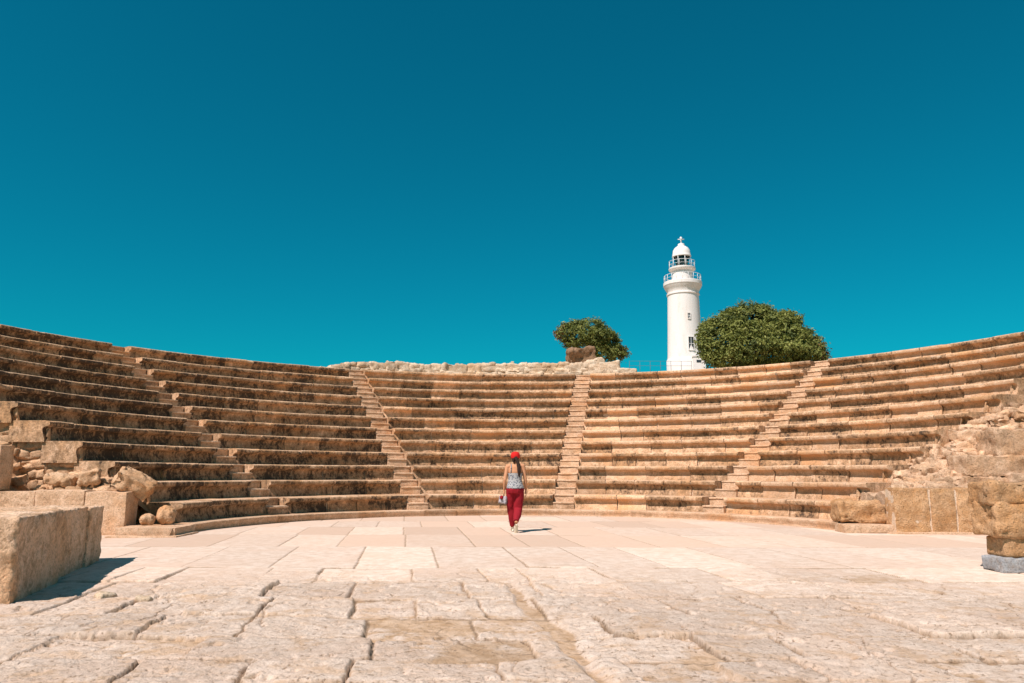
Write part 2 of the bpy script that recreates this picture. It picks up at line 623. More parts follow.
# ------------------------------------------------------------------ orchestra paving (one height field)
def paving():
    y = [2.0]
    while y[-1] < 23.6:
        y.append(y[-1] + max(0.010, 0.0034 * y[-1]))
    y = np.array(y)
    tx = np.linspace(-1, 1, 1360)
    X, Y = np.meshgrid(tx, y, indexing='ij')
    X = X * np.minimum(3.6 + 0.72 * Y, 10.8) + 0.2
    shp = X.shape
    X, Y = X.ravel(), Y.ravel()
    p = np.stack([X, Y, 0 * X], -1)
    worn = sstep(11.6, 7.2, Y + 0.05 * X + 1.1 * fbm(p, 0.5, 3, 41))          # far slabs smooth, near ones eroded
    # warp the joints so that the near slabs have broken outlines
    wv = 0.008 + 0.026 * worn
    wx = fbm(p, 2.6, 5, 5, 0.58) * wv * 0.8 + fbm(p, 0.7, 2, 6) * 0.02 * worn
    wy = fbm(p, 2.6, 5, 15, 0.58) * wv * 0.8 + fbm(p, 0.7, 2, 16) * 0.02 * worn
    Uc = X + 0.137 * (Y - 13) + wx
    V = Y - 0.015 * X + wy
    vb = np.array([1.4, 2.6, 3.45, 4.05, 4.75, 5.3, 6.0, 6.85, 7.8, 8.95, 10.25, 13.05, 15.5, 17.7, 19.9, 22.0, 25.0])
    row = np.clip(np.searchsorted(vb, V) - 1, 0, len(vb) - 2)
    dv = np.minimum(V - vb[row], vb[row + 1] - V)
    base = np.cumsum(RNG.uniform(0.85, 1.35, 26)) - 14.5
    du = np.full(X.shape, 9.0)
    col = np.zeros(X.shape, int)
    for r in range(len(vb) - 1):
        m = row == r
        if not m.any():
            continue
        far = vb[r] > 10
        if far:
            ub = base + RNG.uniform(-0.05, 0.05, len(base)) + (0.45 if r % 3 == 1 else 0.0)
        else:
            ub = np.cumsum(RNG.uniform(0.5, 1.3, 60)) - 15 + RNG.uniform(-.5, .5)
        u = Uc[m]
        c = np.clip(np.searchsorted(ub, u) - 1, 0, len(ub) - 2)
        du[m] = np.minimum(u - ub[c], ub[c + 1] - u)
        col[m] = c
    warm = np.where(vb[row] > 13, 0.55, 0.0) * sstep(0.2, 0.5, _hash(row, col, 0 * row + 5, 78)) + 0.25 * (vb[row] > 13)
    h1 = _hash(row, col, 0 * row, 77)
    h2 = _hash(row, col, 0 * row + 1, 77)
    h3 = _hash(row, col, 0 * row + 2, 77)
    h4 = _hash(row, col, 0 * row + 3, 77)
    # some joints have closed up completely in the worn part
    edge = np.minimum(du + np.where((h3 > 0.8) & (worn > 0.5), 0.08, 0), dv + np.where((h4 > 0.82) & (worn > 0.5), 0.08, 0))
    near = fbm(p, 5.0, 4, 21, 0.6)
    gw = 0.010 + worn * np.clip(-0.001 + 0.010 * fbm(p, 1.1, 2, 51), -0.004, 0.010)           # joint half width
    joint = 1 - sstep(gw * 0.6, gw * 1.1 + 0.003, edge)
    # fine cracks that have split the old slabs
    f1, f2, cid = cells(np.stack([Uc * 0.75 + 0.05 * fbm(p, 3, 4, 91), V * 1.25 + 0.05 * fbm(p, 3, 4, 92)], -1), 19)
    crack = (1 - sstep(0.004, 0.016, f2 - f1)) * worn * (cid > 0.35)
    joint = np.maximum(joint, crack * 0.9)
    z = (h1 - 0.5) * (0.006 + 0.040 * worn) + worn * ((h2 - 0.5) * 0.05 * np.sin(X * 1.3 + h1 * 6) + (h3 - 0.5) * 0.035 * np.sin(Y * 1.7 + h2 * 6))
    z = z * (1 - worn * (1 - sstep(0.0, 0.016, np.minimum(du, dv))))
    rid = 1 - np.abs(fbm(p, 3.2, 5, 24, 0.62))
    z += worn * (near * 0.004 + fbm(p, 15, 3, 22, 0.75) * 0.0040 + (rid - 0.6) * 0.007) + fbm(p, 0.5, 2, 8) * 0.006
    z += fbm(p, 22, 2, 29) * 0.0007
    pits = np.clip(fbm(p, 7.5, 3, 33, 0.6) - 0.62, 0, 1) * worn
    z -= pits * 0.05
    # crumbled slab rims
    rim = (1 - sstep(0.0, 0.03, edge)) * worn
    z -= rim * (0.004 + 0.02 * np.clip(near, 0, 1))
    z -= joint * (0.012 + 0.014 * worn)
    # hollows where the paving is lost and sandy fill shows
    lost = np.clip(fbm(p, 0.62, 3, 61, 0.55) - 0.46, 0, 1) * sstep(9.5, 7.5, Y)
    sandlev = -0.034 + 0.008 * fbm(p, 3, 4, 71) + 0.004 * fbm(p, 14, 3, 72)
    z -= sstep(0.0, 0.35, lost) * 0.022
    # long worn channel that runs from the middle to the lower right
    cx = np.interp(Y, [3.5, 4.4, 5.2, 6.2, 7.4, 8.2, 9.0], [0.78, 0.62, 0.50, 0.40, 0.17, 0.05, -0.02]) + 0.05 * fbm(p, 1.6, 3, 81)
    ch = np.exp(-((X - cx) / 0.065) ** 2) * sstep(9.2, 8.2, Y)
    z -= ch * 0.06
    rim2 = (1 - sstep(0.004, 0.022, np.minimum(du, dv))) * worn * 0.6
    sand = np.clip(np.maximum(np.maximum(joint * (0.85 - 0.1 * worn), rim2), sstep(0.010, -0.006, z - sandlev) * worn), 0, 1)
    z = np.where(worn > 0.3, np.maximum(z, sandlev + 0.003 * near), z)
    tint = (h2 - 0.5) * 0.17 - joint * 0.46
    mb = MB()
    mb.add(np.stack([X, Y, z], -1), grid_faces(*shp), 0, worn=worn, sand=sand, tint=tint, warm=warm)
    o = mb.build('paving', M_PAVE, loc=(0, 0, 0))
    o['kind'] = 'structure'


paving()

# ------------------------------------------------------------------ seating wedges
# profile of a seat block: (radial offset from the nose, height above the tread below / RISE)
PROF = [(0.90, 1.0), (0.62, 1.0), (0.34, 1.0), (0.12, 1.0), (0.055, 0.997), (0.022, 0.978), (0.004, 0.93), (0.0, 0.87), (0.002, 0.79), (0.014, 0.735),
        (0.070, 0.705), (0.125, 0.65), (0.148, 0.56), (0.142, 0.42), (0.115, 0.24), (0.095, 0.06), (0.092, -0.08)]
PR = np.array(PROF)


def sweep(mb, r_prof, z_prof, a0, a1, seg, mi=0, cap=True, noise_amp=0.008, seed=0, nose=None, **attrs):
    rm = r_prof.min()
    na = max(3, int(abs(a1 - a0) * rm / seg) + 1)
    a = np.linspace(a0, a1, na)
    npf = len(r_prof)
    rr = np.broadcast_to(r_prof, (na, npf)).ravel()
    zz = np.broadcast_to(z_prof, (na, npf)).ravel()
    av = np.repeat(a, npf)
    pts = P(rr, av, zz)
    if noise_amp:
        n1 = fbm(pts, 4.5, 3, seed, 0.6)
        n2 = fbm(pts, 2.6, 3, seed + 5, 0.6)
        rad = np.stack([np.sin(av), np.cos(av), 0 * av], -1)
        w = np.ones(npf) if nose is None else nose
        w = np.broadcast_to(w, (na, npf)).ravel()
        chip = np.clip(n2 - 0.5, 0, 1) * w
        pts += rad * (n1 * noise_amp + chip * 0.04)[:, None]
        pts[:, 2] += n1 * noise_amp * 0.4 - chip * 0.02
    mb.add(pts, grid_faces(na, npf)[:, ::-1], mi, **{k: (np.tile(x, na) if np.ndim(x) else x) for k, x in attrs.items()})
    if cap:
        off = 0
        i0 = list(range(npf))
        i1 = [(na - 1) * npf + j for j in range(npf)]
        for idx, flip in ((i0, False), (i1, True)):
            v = pts[idx]
            # close towards the bottom rear
            extra = v[0].copy()
            extra[2] = v[-1][2]
            vv = np.vstack([v, extra[None]])
            f = list(range(npf + 1))
            at2 = {k: 0.0 if np.ndim(x) else x for k, x in attrs.items()}
            mb.add(vv, [f if flip else f[::-1]], mi, **at2)


NOSE_W = np.array([0, 0, 0, .3, 1, 1.2, 1.2, 1, .8, .5, .2, 0.1, 0, 0, 0, 0, 0])


def seat_row(wedge, w, k, a0, a1):
    mb = MB()
    hz, rk = HZ(k), RK(k)
    z0 = hz - RISE
    a = a0
    seed = w * 50 + k
    rng = np.random.default_rng(1000 + seed)
    patina_shade = [0.46, 0.32, 0.02, -0.30, -0.24][w]      # lichen plus painted shade: heavier on the shaded left wedges, lighter on sunlit ones
    # cut into blocks
    cuts = [a0]
    while True:
        L = rng.uniform(0.75, 1.45)
        a += L / rk
        if a > a1 - 0.5 / rk:
            break
        cuts.append(a)
    cuts.append(a1)
    for i in range(len(cuts) - 1):
        g = rng.uniform(0.007, 0.018) / rk
        dr = float(np.clip(rng.normal(0, 0.008), -0.014, 0.014))
        dz = rng.normal(0, 0.005)
        # fascia height differs a little from block to block
        zp = PR[:, 1] * RISE
        rp = PR[:, 0].copy()
        rp[9:] *= rng.uniform(0.8, 1.2)
        st = rng.random()
        # seats and their rounded edges are rubbed clean, the risers carry lichen and the wedge's painted shade
        stn = np.where(PR[:, 1] > 0.95, -0.6, (0.16 if st > 0.6 else 0.0 if st > 0.25 else -0.18) * (2.6 if w > 2 else 1.6 if w == 2 else 1) + patina_shade)
        sweep(mb, rk + dr + rp, z0 + dz + zp, cuts[i] + (g if i else 0), cuts[i + 1] - (g if i < len(cuts) - 2 else 0), 0.06, 0, True, 0.0065,
              seed * 7 + i, NOSE_W, tint=rng.normal(0, 0.09), stain=stn)
    # mortar core just behind the faces shows in the joints
    core = MB()
    rp = PR[3:, 0] + rk + 0.040
    zp = z0 + PR[3:, 1] * RISE - np.where(PR[3:, 1] > 0.97, 0.022, 0.0)
    sweep(mb, rp, zp, a0 + 0.06 / rk, a1 - 0.06 / rk, 0.25, 1, False, 0.003, seed, None, tint=0.0, stain=-0.3)
    return mb.build('seat_row', [M_SEAT, M_MORTAR], wedge, smooth=True, angle=42)


WEDGE_INFO = [
    ('leftmost wedge of curved stone seat rows, fully in shade, ending beside the rubble heap'),
    ('shaded wedge of curved stone seats, second from left, its risers dark brown'),
    ('middle wedge of curved stone seats straight behind the woman, below the rubble wall'),
    ('sunlit wedge of curved stone seats below the lighthouse, between two stairways'),
    ('rightmost sunlit wedge of curved stone seats with broken ends, beside the orange slab wall'),
]


def wedges():
    for w in range(5):
        amid = [-73, -41, -7.7, 27, 60][w]
        c = P(np.array([R1]), np.array([R(amid)]), np.array([0.0]))[0]
        t = thing('seating_wedge', tuple(c), WEDGE_INFO[w], 'stone seating', 'wedges of curved stone seats')
        for k in range(1, 13):
            hw = STW / 2 / RK(k)
            a0 = left_end(k) if w == 0 else stair_angle(w - 1, k) + hw
            a1 = right_end(k) if w == 4 else stair_angle(w, k) - hw
            if w == 4:      # the ruined right end: rows break off raggedly
                a1 += [0.0, 0.03, 0.01, 0.035, 0.0, 0.02, 0.03, 0.0, 0.02, 0, 0.02, 0.0][k - 1] * 8.0 / RK(k)
            seat_row(t, w, k, a0, a1)
        if w in (0, 4):     # rubble core seen under the row ends
            mb = MB()
            for sgn, af in ((-1, left_end), (1, right_end)):
                if (w == 0) != (sgn < 0):
                    continue
                rr_ = np.arange(R1 + 0.3, RK(13) + 0.1, 0.05)
                kk = np.clip(np.floor((rr_ - 0.03 - R1) / TR), 0, 11)
                ends = np.array([af(int(k) + 1) for k in kk])
                hh = H1 + RISE * kk - 0.06
                vv = np.linspace(0, 1, 100)
                U_, V_ = np.meshgrid(rr_, vv, indexing='ij')
                T_ = np.broadcast_to(hh[:, None], U_.shape) * V_ - 0.05
                f1, f2, cid = cells(np.stack([U_.ravel() / 0.36, T_.ravel() / 0.22], -1), 5 + w)
                A_ = np.broadcast_to(ends[:, None], U_.shape).ravel()
                bump = np.clip((f2 - f1) * 1.6, 0, 0.6) + cid * 0.5
                A_ = A_ - sgn * (0.16 - 0.10 * bump) / U_.ravel()
                mb.add(P(U_.ravel(), A_, T_.ravel()), grid_faces(len(rr_), 100)[:, ::sgn], 0, tint=(cid - 0.5) * 0.3, stain=-0.1)
            mb.build('rubble_core', M_RUBBLE, t, smooth=True, angle=50)
        # back face so that the wedge is closed from behind
        mb = MB()
        a0 = left_end(12) if w == 0 else stair_angle(w - 1, 12)
        a1 = right_end(12) if w == 4 else stair_angle(w, 12)
        sweep(mb, np.array([RK(13) + 0.14, RK(13) + 0.14, RK(13) + 0.10]), np.array([-0.1, 4.9, 5.25]), a0, a1, 0.3, 0, False, 0.02, w)
        mb.build('back_wall', M_RUBBLE, t)


wedges()

STAIR_INFO = [
    'steep stone stairway at far left between the two shaded seating wedges',
    'stone stairway left of the woman, its lit treads climbing beside dark shaded seats',
    'central stone stairway just right of the woman, climbing to the rocks and small tree',
    'stone stairway at right, climbing to the skyline beside the big round tree',
]


def stairways():
    for s in range(4):
        c = P(np.array([R1]), np.array([stair_angle(s, 1)]), np.array([HK]))[0]
        t = thing('stairway', tuple(c), STAIR_INFO[s], 'stairs', 'stone stairways between the seats')
        for k in range(1, 13):
            a = stair_angle(s, k)
            rng = np.random.default_rng(s * 100 + k)
            for h in (0, 1):
                r_in = RK(k) + h * TR / 2 + rng.normal(0, 0.008)
                ztop = HZ(k) - (RISE / 2 if h == 0 else 0.004) + rng.normal(0, 0.006)
                mb = MB()
                hw = (STW / 2 - 0.004)
                dep, hh = TR / 2 + 0.10, RISE / 2 + 0.06
                rc = r_in + dep / 2
                ctr = P(np.array([rc]), np.array([a]), np.array([ztop - hh / 2]))[0]
                tn, sn = rng.normal(0.0, 0.06), rng.choice([-0.3, 0.0, 0.3]) + (0.4 if s == 0 else 0.0)  # extra stain on the leftmost flight paints in its shade
                th = 0.05          # tread slab: lip added for a shadow line, paler tone paints the lit edge
                c1 = P(np.array([rc + 0.024]), np.array([a]), np.array([ztop - th - (hh - th) / 2 + 0.004]))[0]
                stone(mb, c1, (hw, dep / 2, (hh - th) / 2), (0, 0, -a), s * 60 + k * 2 + h, 0.009, 0.012, 0.06, 3.5, tint=tn + 0.05, stain=sn - 0.1)
                c2 = P(np.array([rc]), np.array([a]), np.array([ztop - th / 2]))[0]
                stone(mb, c2, (hw, dep / 2, th / 2), (0, 0, -a), s * 60 + k * 2 + h + 900, 0.008, 0.016, 0.05, 3.5, tint=tn + 0.08, stain=-0.6)
                mb.build('step', M_STEP, t, smooth=True, angle=40)
        # solid core under the flight
        mb = MB()
        for k in range(1, 13):
            a = stair_angle(s, k)
            hw = STW / 2 - 0.012
            lo, hi = RK(k) + 0.06, RK(13) + 0.1
            v = []
            for r in (lo, hi):
                for sg in (-1, 1):
                    b = np.array([XC + r * math.sin(a) + sg * hw * math.cos(a), YC + r * math.cos(a) - sg * hw * math.sin(a)])
                    for z in ((HZ(k - 1) if k > 1 else HK) - 0.10, HZ(k) - RISE / 2 - 0.03):
                        v.append((b[0], b[1], z))
            mb.add(v, [[0, 1, 3, 2], [4, 6, 7, 5], [1, 5, 7, 3], [0, 2, 6, 4], [0, 4, 5, 1], [2, 3, 7, 6]])
        mb.build('stair_core', M_MORTAR, t, smooth=False)


stairways()


def kerb():
    mb = MB()
    prof_r = np.array([0.62, 0.3, 0.05, 0.012, 0.0, 0.002, 0.012, 0.03, 0.03])
    prof_z = np.array([1, 1, 1, 0.985, 0.93, 0.72, 0.55, 0.40, -0.3]) * HK
    nose = np.array([0, 0.2, 1, 1, 1, .6, .3, 0, 0])
    a0, a1 = R(-98), R(84)
    rng = np.random.default_rng(5)
    cuts = [a0]
    a = a0
    while a < a1 - 0.12:
        a += rng.uniform(0.9, 1.7) / R0
        cuts.append(min(a, a1))
    for i in range(len(cuts) - 1):
        g = 0.004 / R0
        sweep(mb, R0 + prof_r + rng.normal(0, 0.007), prof_z + rng.normal(0, 0.004), cuts[i] + g, cuts[i + 1] - g, 0.05, 0, True, 0.006, 300 + i, nose,
              tint=rng.normal(0.03, 0.06), stain=rng.choice([-0.45, -0.15, 0.1]))
    sweep(mb, R0 + prof_r + 0.03, prof_z - 0.012, a0 + 0.01, a1 - 0.01, 0.3, 1, False, 0.0, 3, None)
    o = mb.build('kerb', [M_STEP, M_MORTAR], smooth=True, angle=42, loc=(XC, YC, 0))
    tag(o, 'low curved stone kerb running along the foot of the seats', 'kerb')
    # flush plinth strip at the foot of the kerb
    mb = MB()
    sweep(mb, R0 + np.array([0.2, 0.0, -0.035, -0.045, -0.045]), np.array([0.018, 0.018, 0.018, 0.012, -0.05]), R(0), a1, 0.06, 0, True, 0.008, 9, None, tint=0.0, stain=-0.2)
    o = mb.build('plinth_strip', M_STEP, smooth=True, angle=42)
    tag(o, 'thin worn strip of stone at the foot of the kerb, right half', 'stone strip')


kerb()


# ------------------------------------------------------------------ loose stones and ruined walls
def one_stone(name, mat, c, half, rot, seed, label, cat, rough=0.03, rad=0.05, res=0.04, group=None, tint=0.0, stain=0.0, freq=None):
    mb = MB()
    stone(mb, c, half, rot, seed, rough, rad, res, freq, tint=tint, stain=stain)
    o = mb.build(name, mat, smooth=True, angle=60)
    return tag(o, label, cat, group)


# --- foreground blocks at the left
def foreground_blocks():
    ux = np.array([-0.297, 0.955])      # along the right face, away from camera
    ul = np.array([-0.955, -0.297])     # to the left
    ang = math.atan2(ul[1], ul[0]) - math.pi
    p0 = np.array([-4.65, 7.30])
    info = [(0.0, 1.62, 0.0, 0.79, 'big tan stone block nearest the camera at lower left, its end face sunlit'),
            (1.64, 2.98, 0.015, 0.78, 'middle block of the long low stone platform at left, between nearest and far blocks'),
            (3.0, 3.84, 0.0, 0.75, 'farthest block of the low stone platform at left, casting its shadow on the paving')]
    for i, (s0, s1, inset, h, lab) in enumerate(info):
        w = 3.4
        c = p0 + ux * (s0 + s1) / 2 + ul * (w / 2 + inset)
        mb = MB()
        stone(mb, (c[0], c[1], h / 2 - 0.03), (w / 2, (s1 - s0) / 2, h / 2 + 0.03), (0, 0, ang), 40 + i, 0.020, 0.02, 0.03, 4.5, maxn=120,
              tint=0.16 + 0.02 * i, stain=-0.05)
        o = mb.build('stone_block', M_BLOCK, smooth=True, angle=60)
        tag(o, lab, 'stone block', 'blocks of the low platform at left')


foreground_blocks()


# --- left: low wall, upright block, boulders, slab
def ruins_left():
    t = thing('low_wall', (-9.2, 15.2, 0), 'low wall of upright tan slabs at left, in front of the rubble heap', 'wall')
    xs = [-11.9, -10.55, -9.42, -8.45, -7.62]
    for i in range(4):
        mb = MB()
        h = 0.86 - 0.02 * (i % 2)
        stone(mb, ((xs[i] + xs[i + 1]) / 2, 15.42 + 0.02 * i, h / 2 - 0.02), ((xs[i + 1] - xs[i]) / 2 - 0.004, 0.26, h / 2 + 0.02), (0, 0, 0.02), 60 + i, 0.012, 0.02, 0.05, 2.0,
              tint=0.05, stain=[0.1, 0.05, 0.0, -0.3][i])
        mb.build('slab', M_STEP, t, smooth=True, angle=50)
    one_stone('upright_block', M_STEP, (-10.75, 15.5, 1.30), (0.52, 0.20, 0.45), (0, 0.0, -0.06), 71,
              'upright tan block standing on the low wall at the left edge', 'stone block', 0.012, 0.02, 0.05, tint=0.06, stain=-0.1)
    one_stone('boulder', M_RUBBLE, (-7.72, 15.72, 1.0), (0.36, 0.32, 0.17), (0.28, 0.52, 0.35), 72,
              'large tilted angular boulder leaning over the end of the low wall', 'boulder', 0.075, 0.03, 0.04, stain=-0.2)
    one_stone('boulder', M_RUBBLE, (-7.27, 15.42, 0.28), (0.14, 0.13, 0.11), (0.2, 0.1, 0.5), 73,
              'small rounded stone on the kerb slab, left of its bigger neighbour', 'boulder', 0.03, 0.12, 0.025, group='round stones on the kerb slab', stain=-0.4)
    one_stone('boulder', M_RUBBLE, (-6.97, 15.62, 0.36), (0.17, 0.17, 0.19), (0.0, 0.3, 0.2), 74,
              'bigger rounded stone on the kerb slab, half in shade beside the bottom seat', 'boulder', 0.035, 0.15, 0.025, group='round stones on the kerb slab', stain=-0.3)
    one_stone('boulder', M_RUBBLE, (-8.72, 15.85, 1.10), (0.19, 0.16, 0.15), (0.1, -0.1, 0.3), 75,
              'squarish pale boulder on the rubble heap, close under the seat ends', 'boulder', 0.05, 0.03, 0.03, stain=-0.3)
    one_stone('boulder', M_RUBBLE, (-9.28, 15.8, 1.06), (0.27, 0.16, 0.10), (0.1, 0.12, 0.2), 76,
              'long flat boulder on the rubble heap beside the dark recess', 'boulder', 0.055, 0.04, 0.03, stain=-0.1)
    t = thing('kerb_slab', (-6.9, 15.0, 0), 'stone corner slab under the two rounded stones at left', 'stone slab')
    mb = MB()
    stone(mb, (-7.02, 15.32, 0.085), (0.56, 0.52, 0.085), (0, 0, 0.05), 80, 0.01, 0.015, 0.05, 2.5, tint=0.02, stain=-0.3)
    mb.build('slab', M_STEP, t, smooth=True, angle=45)
    mb = MB()
    stone(mb, (-7.02, 15.22, 0.008), (0.66, 0.60, 0.022), (0, 0, 0.05), 81, 0.006, 0.01, 0.06, 2.5, tint=0.05, stain=-0.4)
    mb.build('footing', M_STEP, t, smooth=True, angle=45)
    # heap of rubble between low wall and seat ends
    mb = MB()
    rng = np.random.default_rng(3)
    for i in range(95):
        x = rng.uniform(-10.9, -7.9)
        if -10.35 < x < -9.8:
            continue
        y = rng.uniform(15.62, 16.45)
        top = 0.72 + (y - 15.6) * np.interp(x, [-10.9, -10.2, -9.9, -9.0, -7.9], [1.6, 0.2, 0.2, 0.7, 0.15])
        s = rng.uniform(0.05, 0.13)
        stone(mb, (x, y, top), (s * rng.uniform(0.9, 1.7), s * rng.uniform(.8, 1.3), s * rng.uniform(0.5, 0.9)), tuple(rng.uniform(-0.4, 0.4, 3)), 400 + i,
              s * 0.30, s * 0.2, 0.045, tint=rng.normal(0, 0.1), stain=rng.choice([-0.5, -0.1, 0.2]))
    x, y = np.meshgrid(np.linspace(-11.5, -7.65, 70), np.linspace(15.5, 16.6, 24), indexing='ij')
    z = 0.66 + (y - 15.6) * np.interp(x, [-10.9, -10.2, -9.9, -9.0, -7.9, -7.6], [1.6, 0.0, 0.0, 0.7, 0.12, -0.5])
    q = np.stack([x, y, z], -1).reshape(-1, 3)
    q[:, 2] += fbm(q, 4, 4, 3) * 0.05
    mb.add(q, grid_faces(70, 24), tint=-0.05, stain=-0.2)
    o = mb.build('rubble_heap', M_RUBBLE, smooth=True, angle=60)
    tag(o, 'heap of tan rubble sloping up behind the low wall at left', 'rubble')
    o['kind'] = 'stuff'


ruins_left()


def ruins_right():
    t = thing('slab_wall', (8.9, 16.3, 0), 'wall of four upright orange slabs with pale joints at right, behind the pillar', 'wall')
    xs = [8.0, 8.78, 9.32, 10.02, 10.95]
    for i in range(4):
        mb = MB()
        h = 0.93 - 0.012 * (i % 2)
        stone(mb, ((xs[i] + xs[i + 1]) / 2, 16.34, h / 2 - 0.02), ((xs[i + 1] - xs[i]) / 2 - 0.024, 0.2, h / 2 + 0.02), (0, 0, 0), 90 + i, 0.022, 0.015, 0.035, 4.0,
              tint=[0.0, -0.05, 0.04, 0.02][i], stain=[-0.3, -0.1, -0.4, -0.3][i])
        mb.build('slab', M_ORANGE, t, smooth=True, angle=50)
    mb = MB()
    box(mb, (8.02, 16.168, 0.0), (10.9, 16.5, 0.90), tint=0.05, stain=-0.5)
    mb.build('joint_mortar', M_MORTAR, t, smooth=False)
    mb = MB()
    stone(mb, (9.4, 16.2, 0.005), (1.55, 0.2, 0.03), (0, 0, 0), 97, 0.008, 0.012, 0.06, 2.5, stain=-0.4)
    mb.build('footing', M_STEP, t, smooth=True, angle=45)
    one_stone('kerb_block', M_STEP, (7.62, 16.5, 0.085), (0.62, 0.30, 0.085), (0, 0, -0.03), 98,
              'flat stone block ending the curved kerb at right, under a rough boulder', 'stone block', 0.012, 0.02, 0.04, stain=-0.4)
    one_stone('boulder', M_ORANGE, (7.62, 16.95, 0.39), (0.50, 0.36, 0.235), (0, 0.03, -0.1), 99,
              'rough orange boulder with a hollow underside on the kerb end at right', 'boulder', 0.06, 0.08, 0.035, stain=0.0)
    # pier of large blocks behind the pillar
    t = thing('ruined_pier', (10.6, 16.9, 0.9), 'ruined pier of large tan ashlar blocks at the right edge, above the slab wall', 'wall')
    for i, (x0, x1, z0, z1, y0) in enumerate([(9.75, 11.0, 0.90, 1.16, 16.62), (11.02, 12.4, 0.9, 1.18, 16.6), (9.82, 11.4, 1.18, 1.62, 16.72), (11.42, 12.6, 1.2, 1.62, 16.7),
                                             (10.62, 12.3, 1.64, 2.20, 16.85)]):
        mb = MB()
        stone(mb, ((x0 + x1) / 2 + 0.12, y0 + 0.35, (z0 + z1) / 2), ((x1 - x0) / 2, 0.35, (z1 - z0) / 2), (0, 0, 0.02 * (i % 3 - 1)), 110 + i, 0.045, 0.02, 0.045, 3.2,
              tint=-0.02, stain=[0.3, 0.1, 0.0, 0.3, 0.1, 0.2][i])
        mb.build('ashlar_block', M_STEP, t, smooth=True, angle=50)
    # rubble slope between the row ends and the pier
    mb = MB()
    rng = np.random.default_rng(8)

    def slope(x, y):
        return 0.84 + np.clip(y - 16.5, 0, 1.7) * np.interp(x, [8.2, 9.0, 10.0, 11.0, 12.5], [-0.06, 0.06, 0.42, 0.80, 1.2])
    for i in range(260):
        x = rng.uniform(8.35, 12.6)
        y = rng.uniform(16.5, 18.4)
        if x < 8.3 + (y - 16.5) * 0.55:
            continue
        s = rng.uniform(0.06, 0.19)
        stone(mb, (x, y, slope(x, y) + 0.03), (s * rng.uniform(1.0, 2.0), s * rng.uniform(.8, 1.3), s * rng.uniform(0.4, 0.8)),
              (rng.uniform(-.25, .25), rng.uniform(-.25, .25), rng.uniform(-.6, .6)), 500 + i,
              s * 0.30, s * 0.16, 0.045, tint=rng.normal(-0.02, 0.12), stain=rng.choice([-0.4, -0.1, 0.2]))
    x, y = np.meshgrid(np.linspace(8.15, 12.9, 80), np.linspace(16.42, 18.7, 50), indexing='ij')
    q = np.stack([x, y, slope(x, y)], -1).reshape(-1, 3)
    q[:, 2] += fbm(q, 3.5, 4, 13) * 0.06
    rim = (np.arange(80)[:, None] == 0) | (np.arange(50)[None] == 0) | (np.arange(50)[None] == 49)
    q[rim.ravel(), 2] = -0.1
    mb.add(q, grid_faces(80, 50), tint=-0.15, stain=-0.1)
    o = mb.build('rubble_heap', M_STEP, smooth=True, angle=60)
    tag(o, 'sunlit slope of flat rubble stones between broken seat ends and ruined pier', 'rubble')
    o['kind'] = 'stuff'
    # foreground pillar at the right edge
    t = thing('stone_pillar', (6.85, 10.15, 0), 'rough orange stone pillar on a grey base at the right edge', 'pillar')
    mb = MB()
    stone(mb, (6.80, 10.10, 0.085), (0.60, 0.22, 0.10), (0, 0, 0.03), 130, 0.02, 0.025, 0.03, 2.5, stain=-0.2)
    mb.build('base_slab', M_GREY, t, smooth=True, angle=50)
    mb = MB()
    stone(mb, (6.86, 10.14, 0.30), (0.55, 0.2, 0.125), (0, 0, 0.0), 131, 0.025, 0.03, 0.03, 2.2, tint=-0.05, stain=-0.2)
    mb.build('lower_block', M_ORANGE, t, smooth=True, angle=60)
    mb = MB()
    stone(mb, (6.88, 10.16, 0.635), (0.66, 0.25, 0.215), (0, 0.02, 0.02), 132, 0.042, 0.035, 0.025, 4.2, stain=-0.1)
    mb.build('middle_block', M_ORANGE, t, smooth=True, angle=60)
    mb = MB()
    stone(mb, (6.70, 10.2, 0.985), (0.50, 0.25, 0.135), (0, -0.02, 0.05), 133, 0.035, 0.025, 0.025, 4.2, stain=0.2)
    mb.build('upper_block', M_ORANGE, t, smooth=True, angle=60)
    mb = MB()
    stone(mb, (7.32, 10.2, 0.92), (0.17, 0.22, 0.17), (0, 0.1, 0.1), 134, 0.03, 0.05, 0.03, 2.4, tint=0.05, stain=-0.3)
    mb.build('upper_block', M_RUBBLE, t, smooth=True, angle=60)


ruins_right()


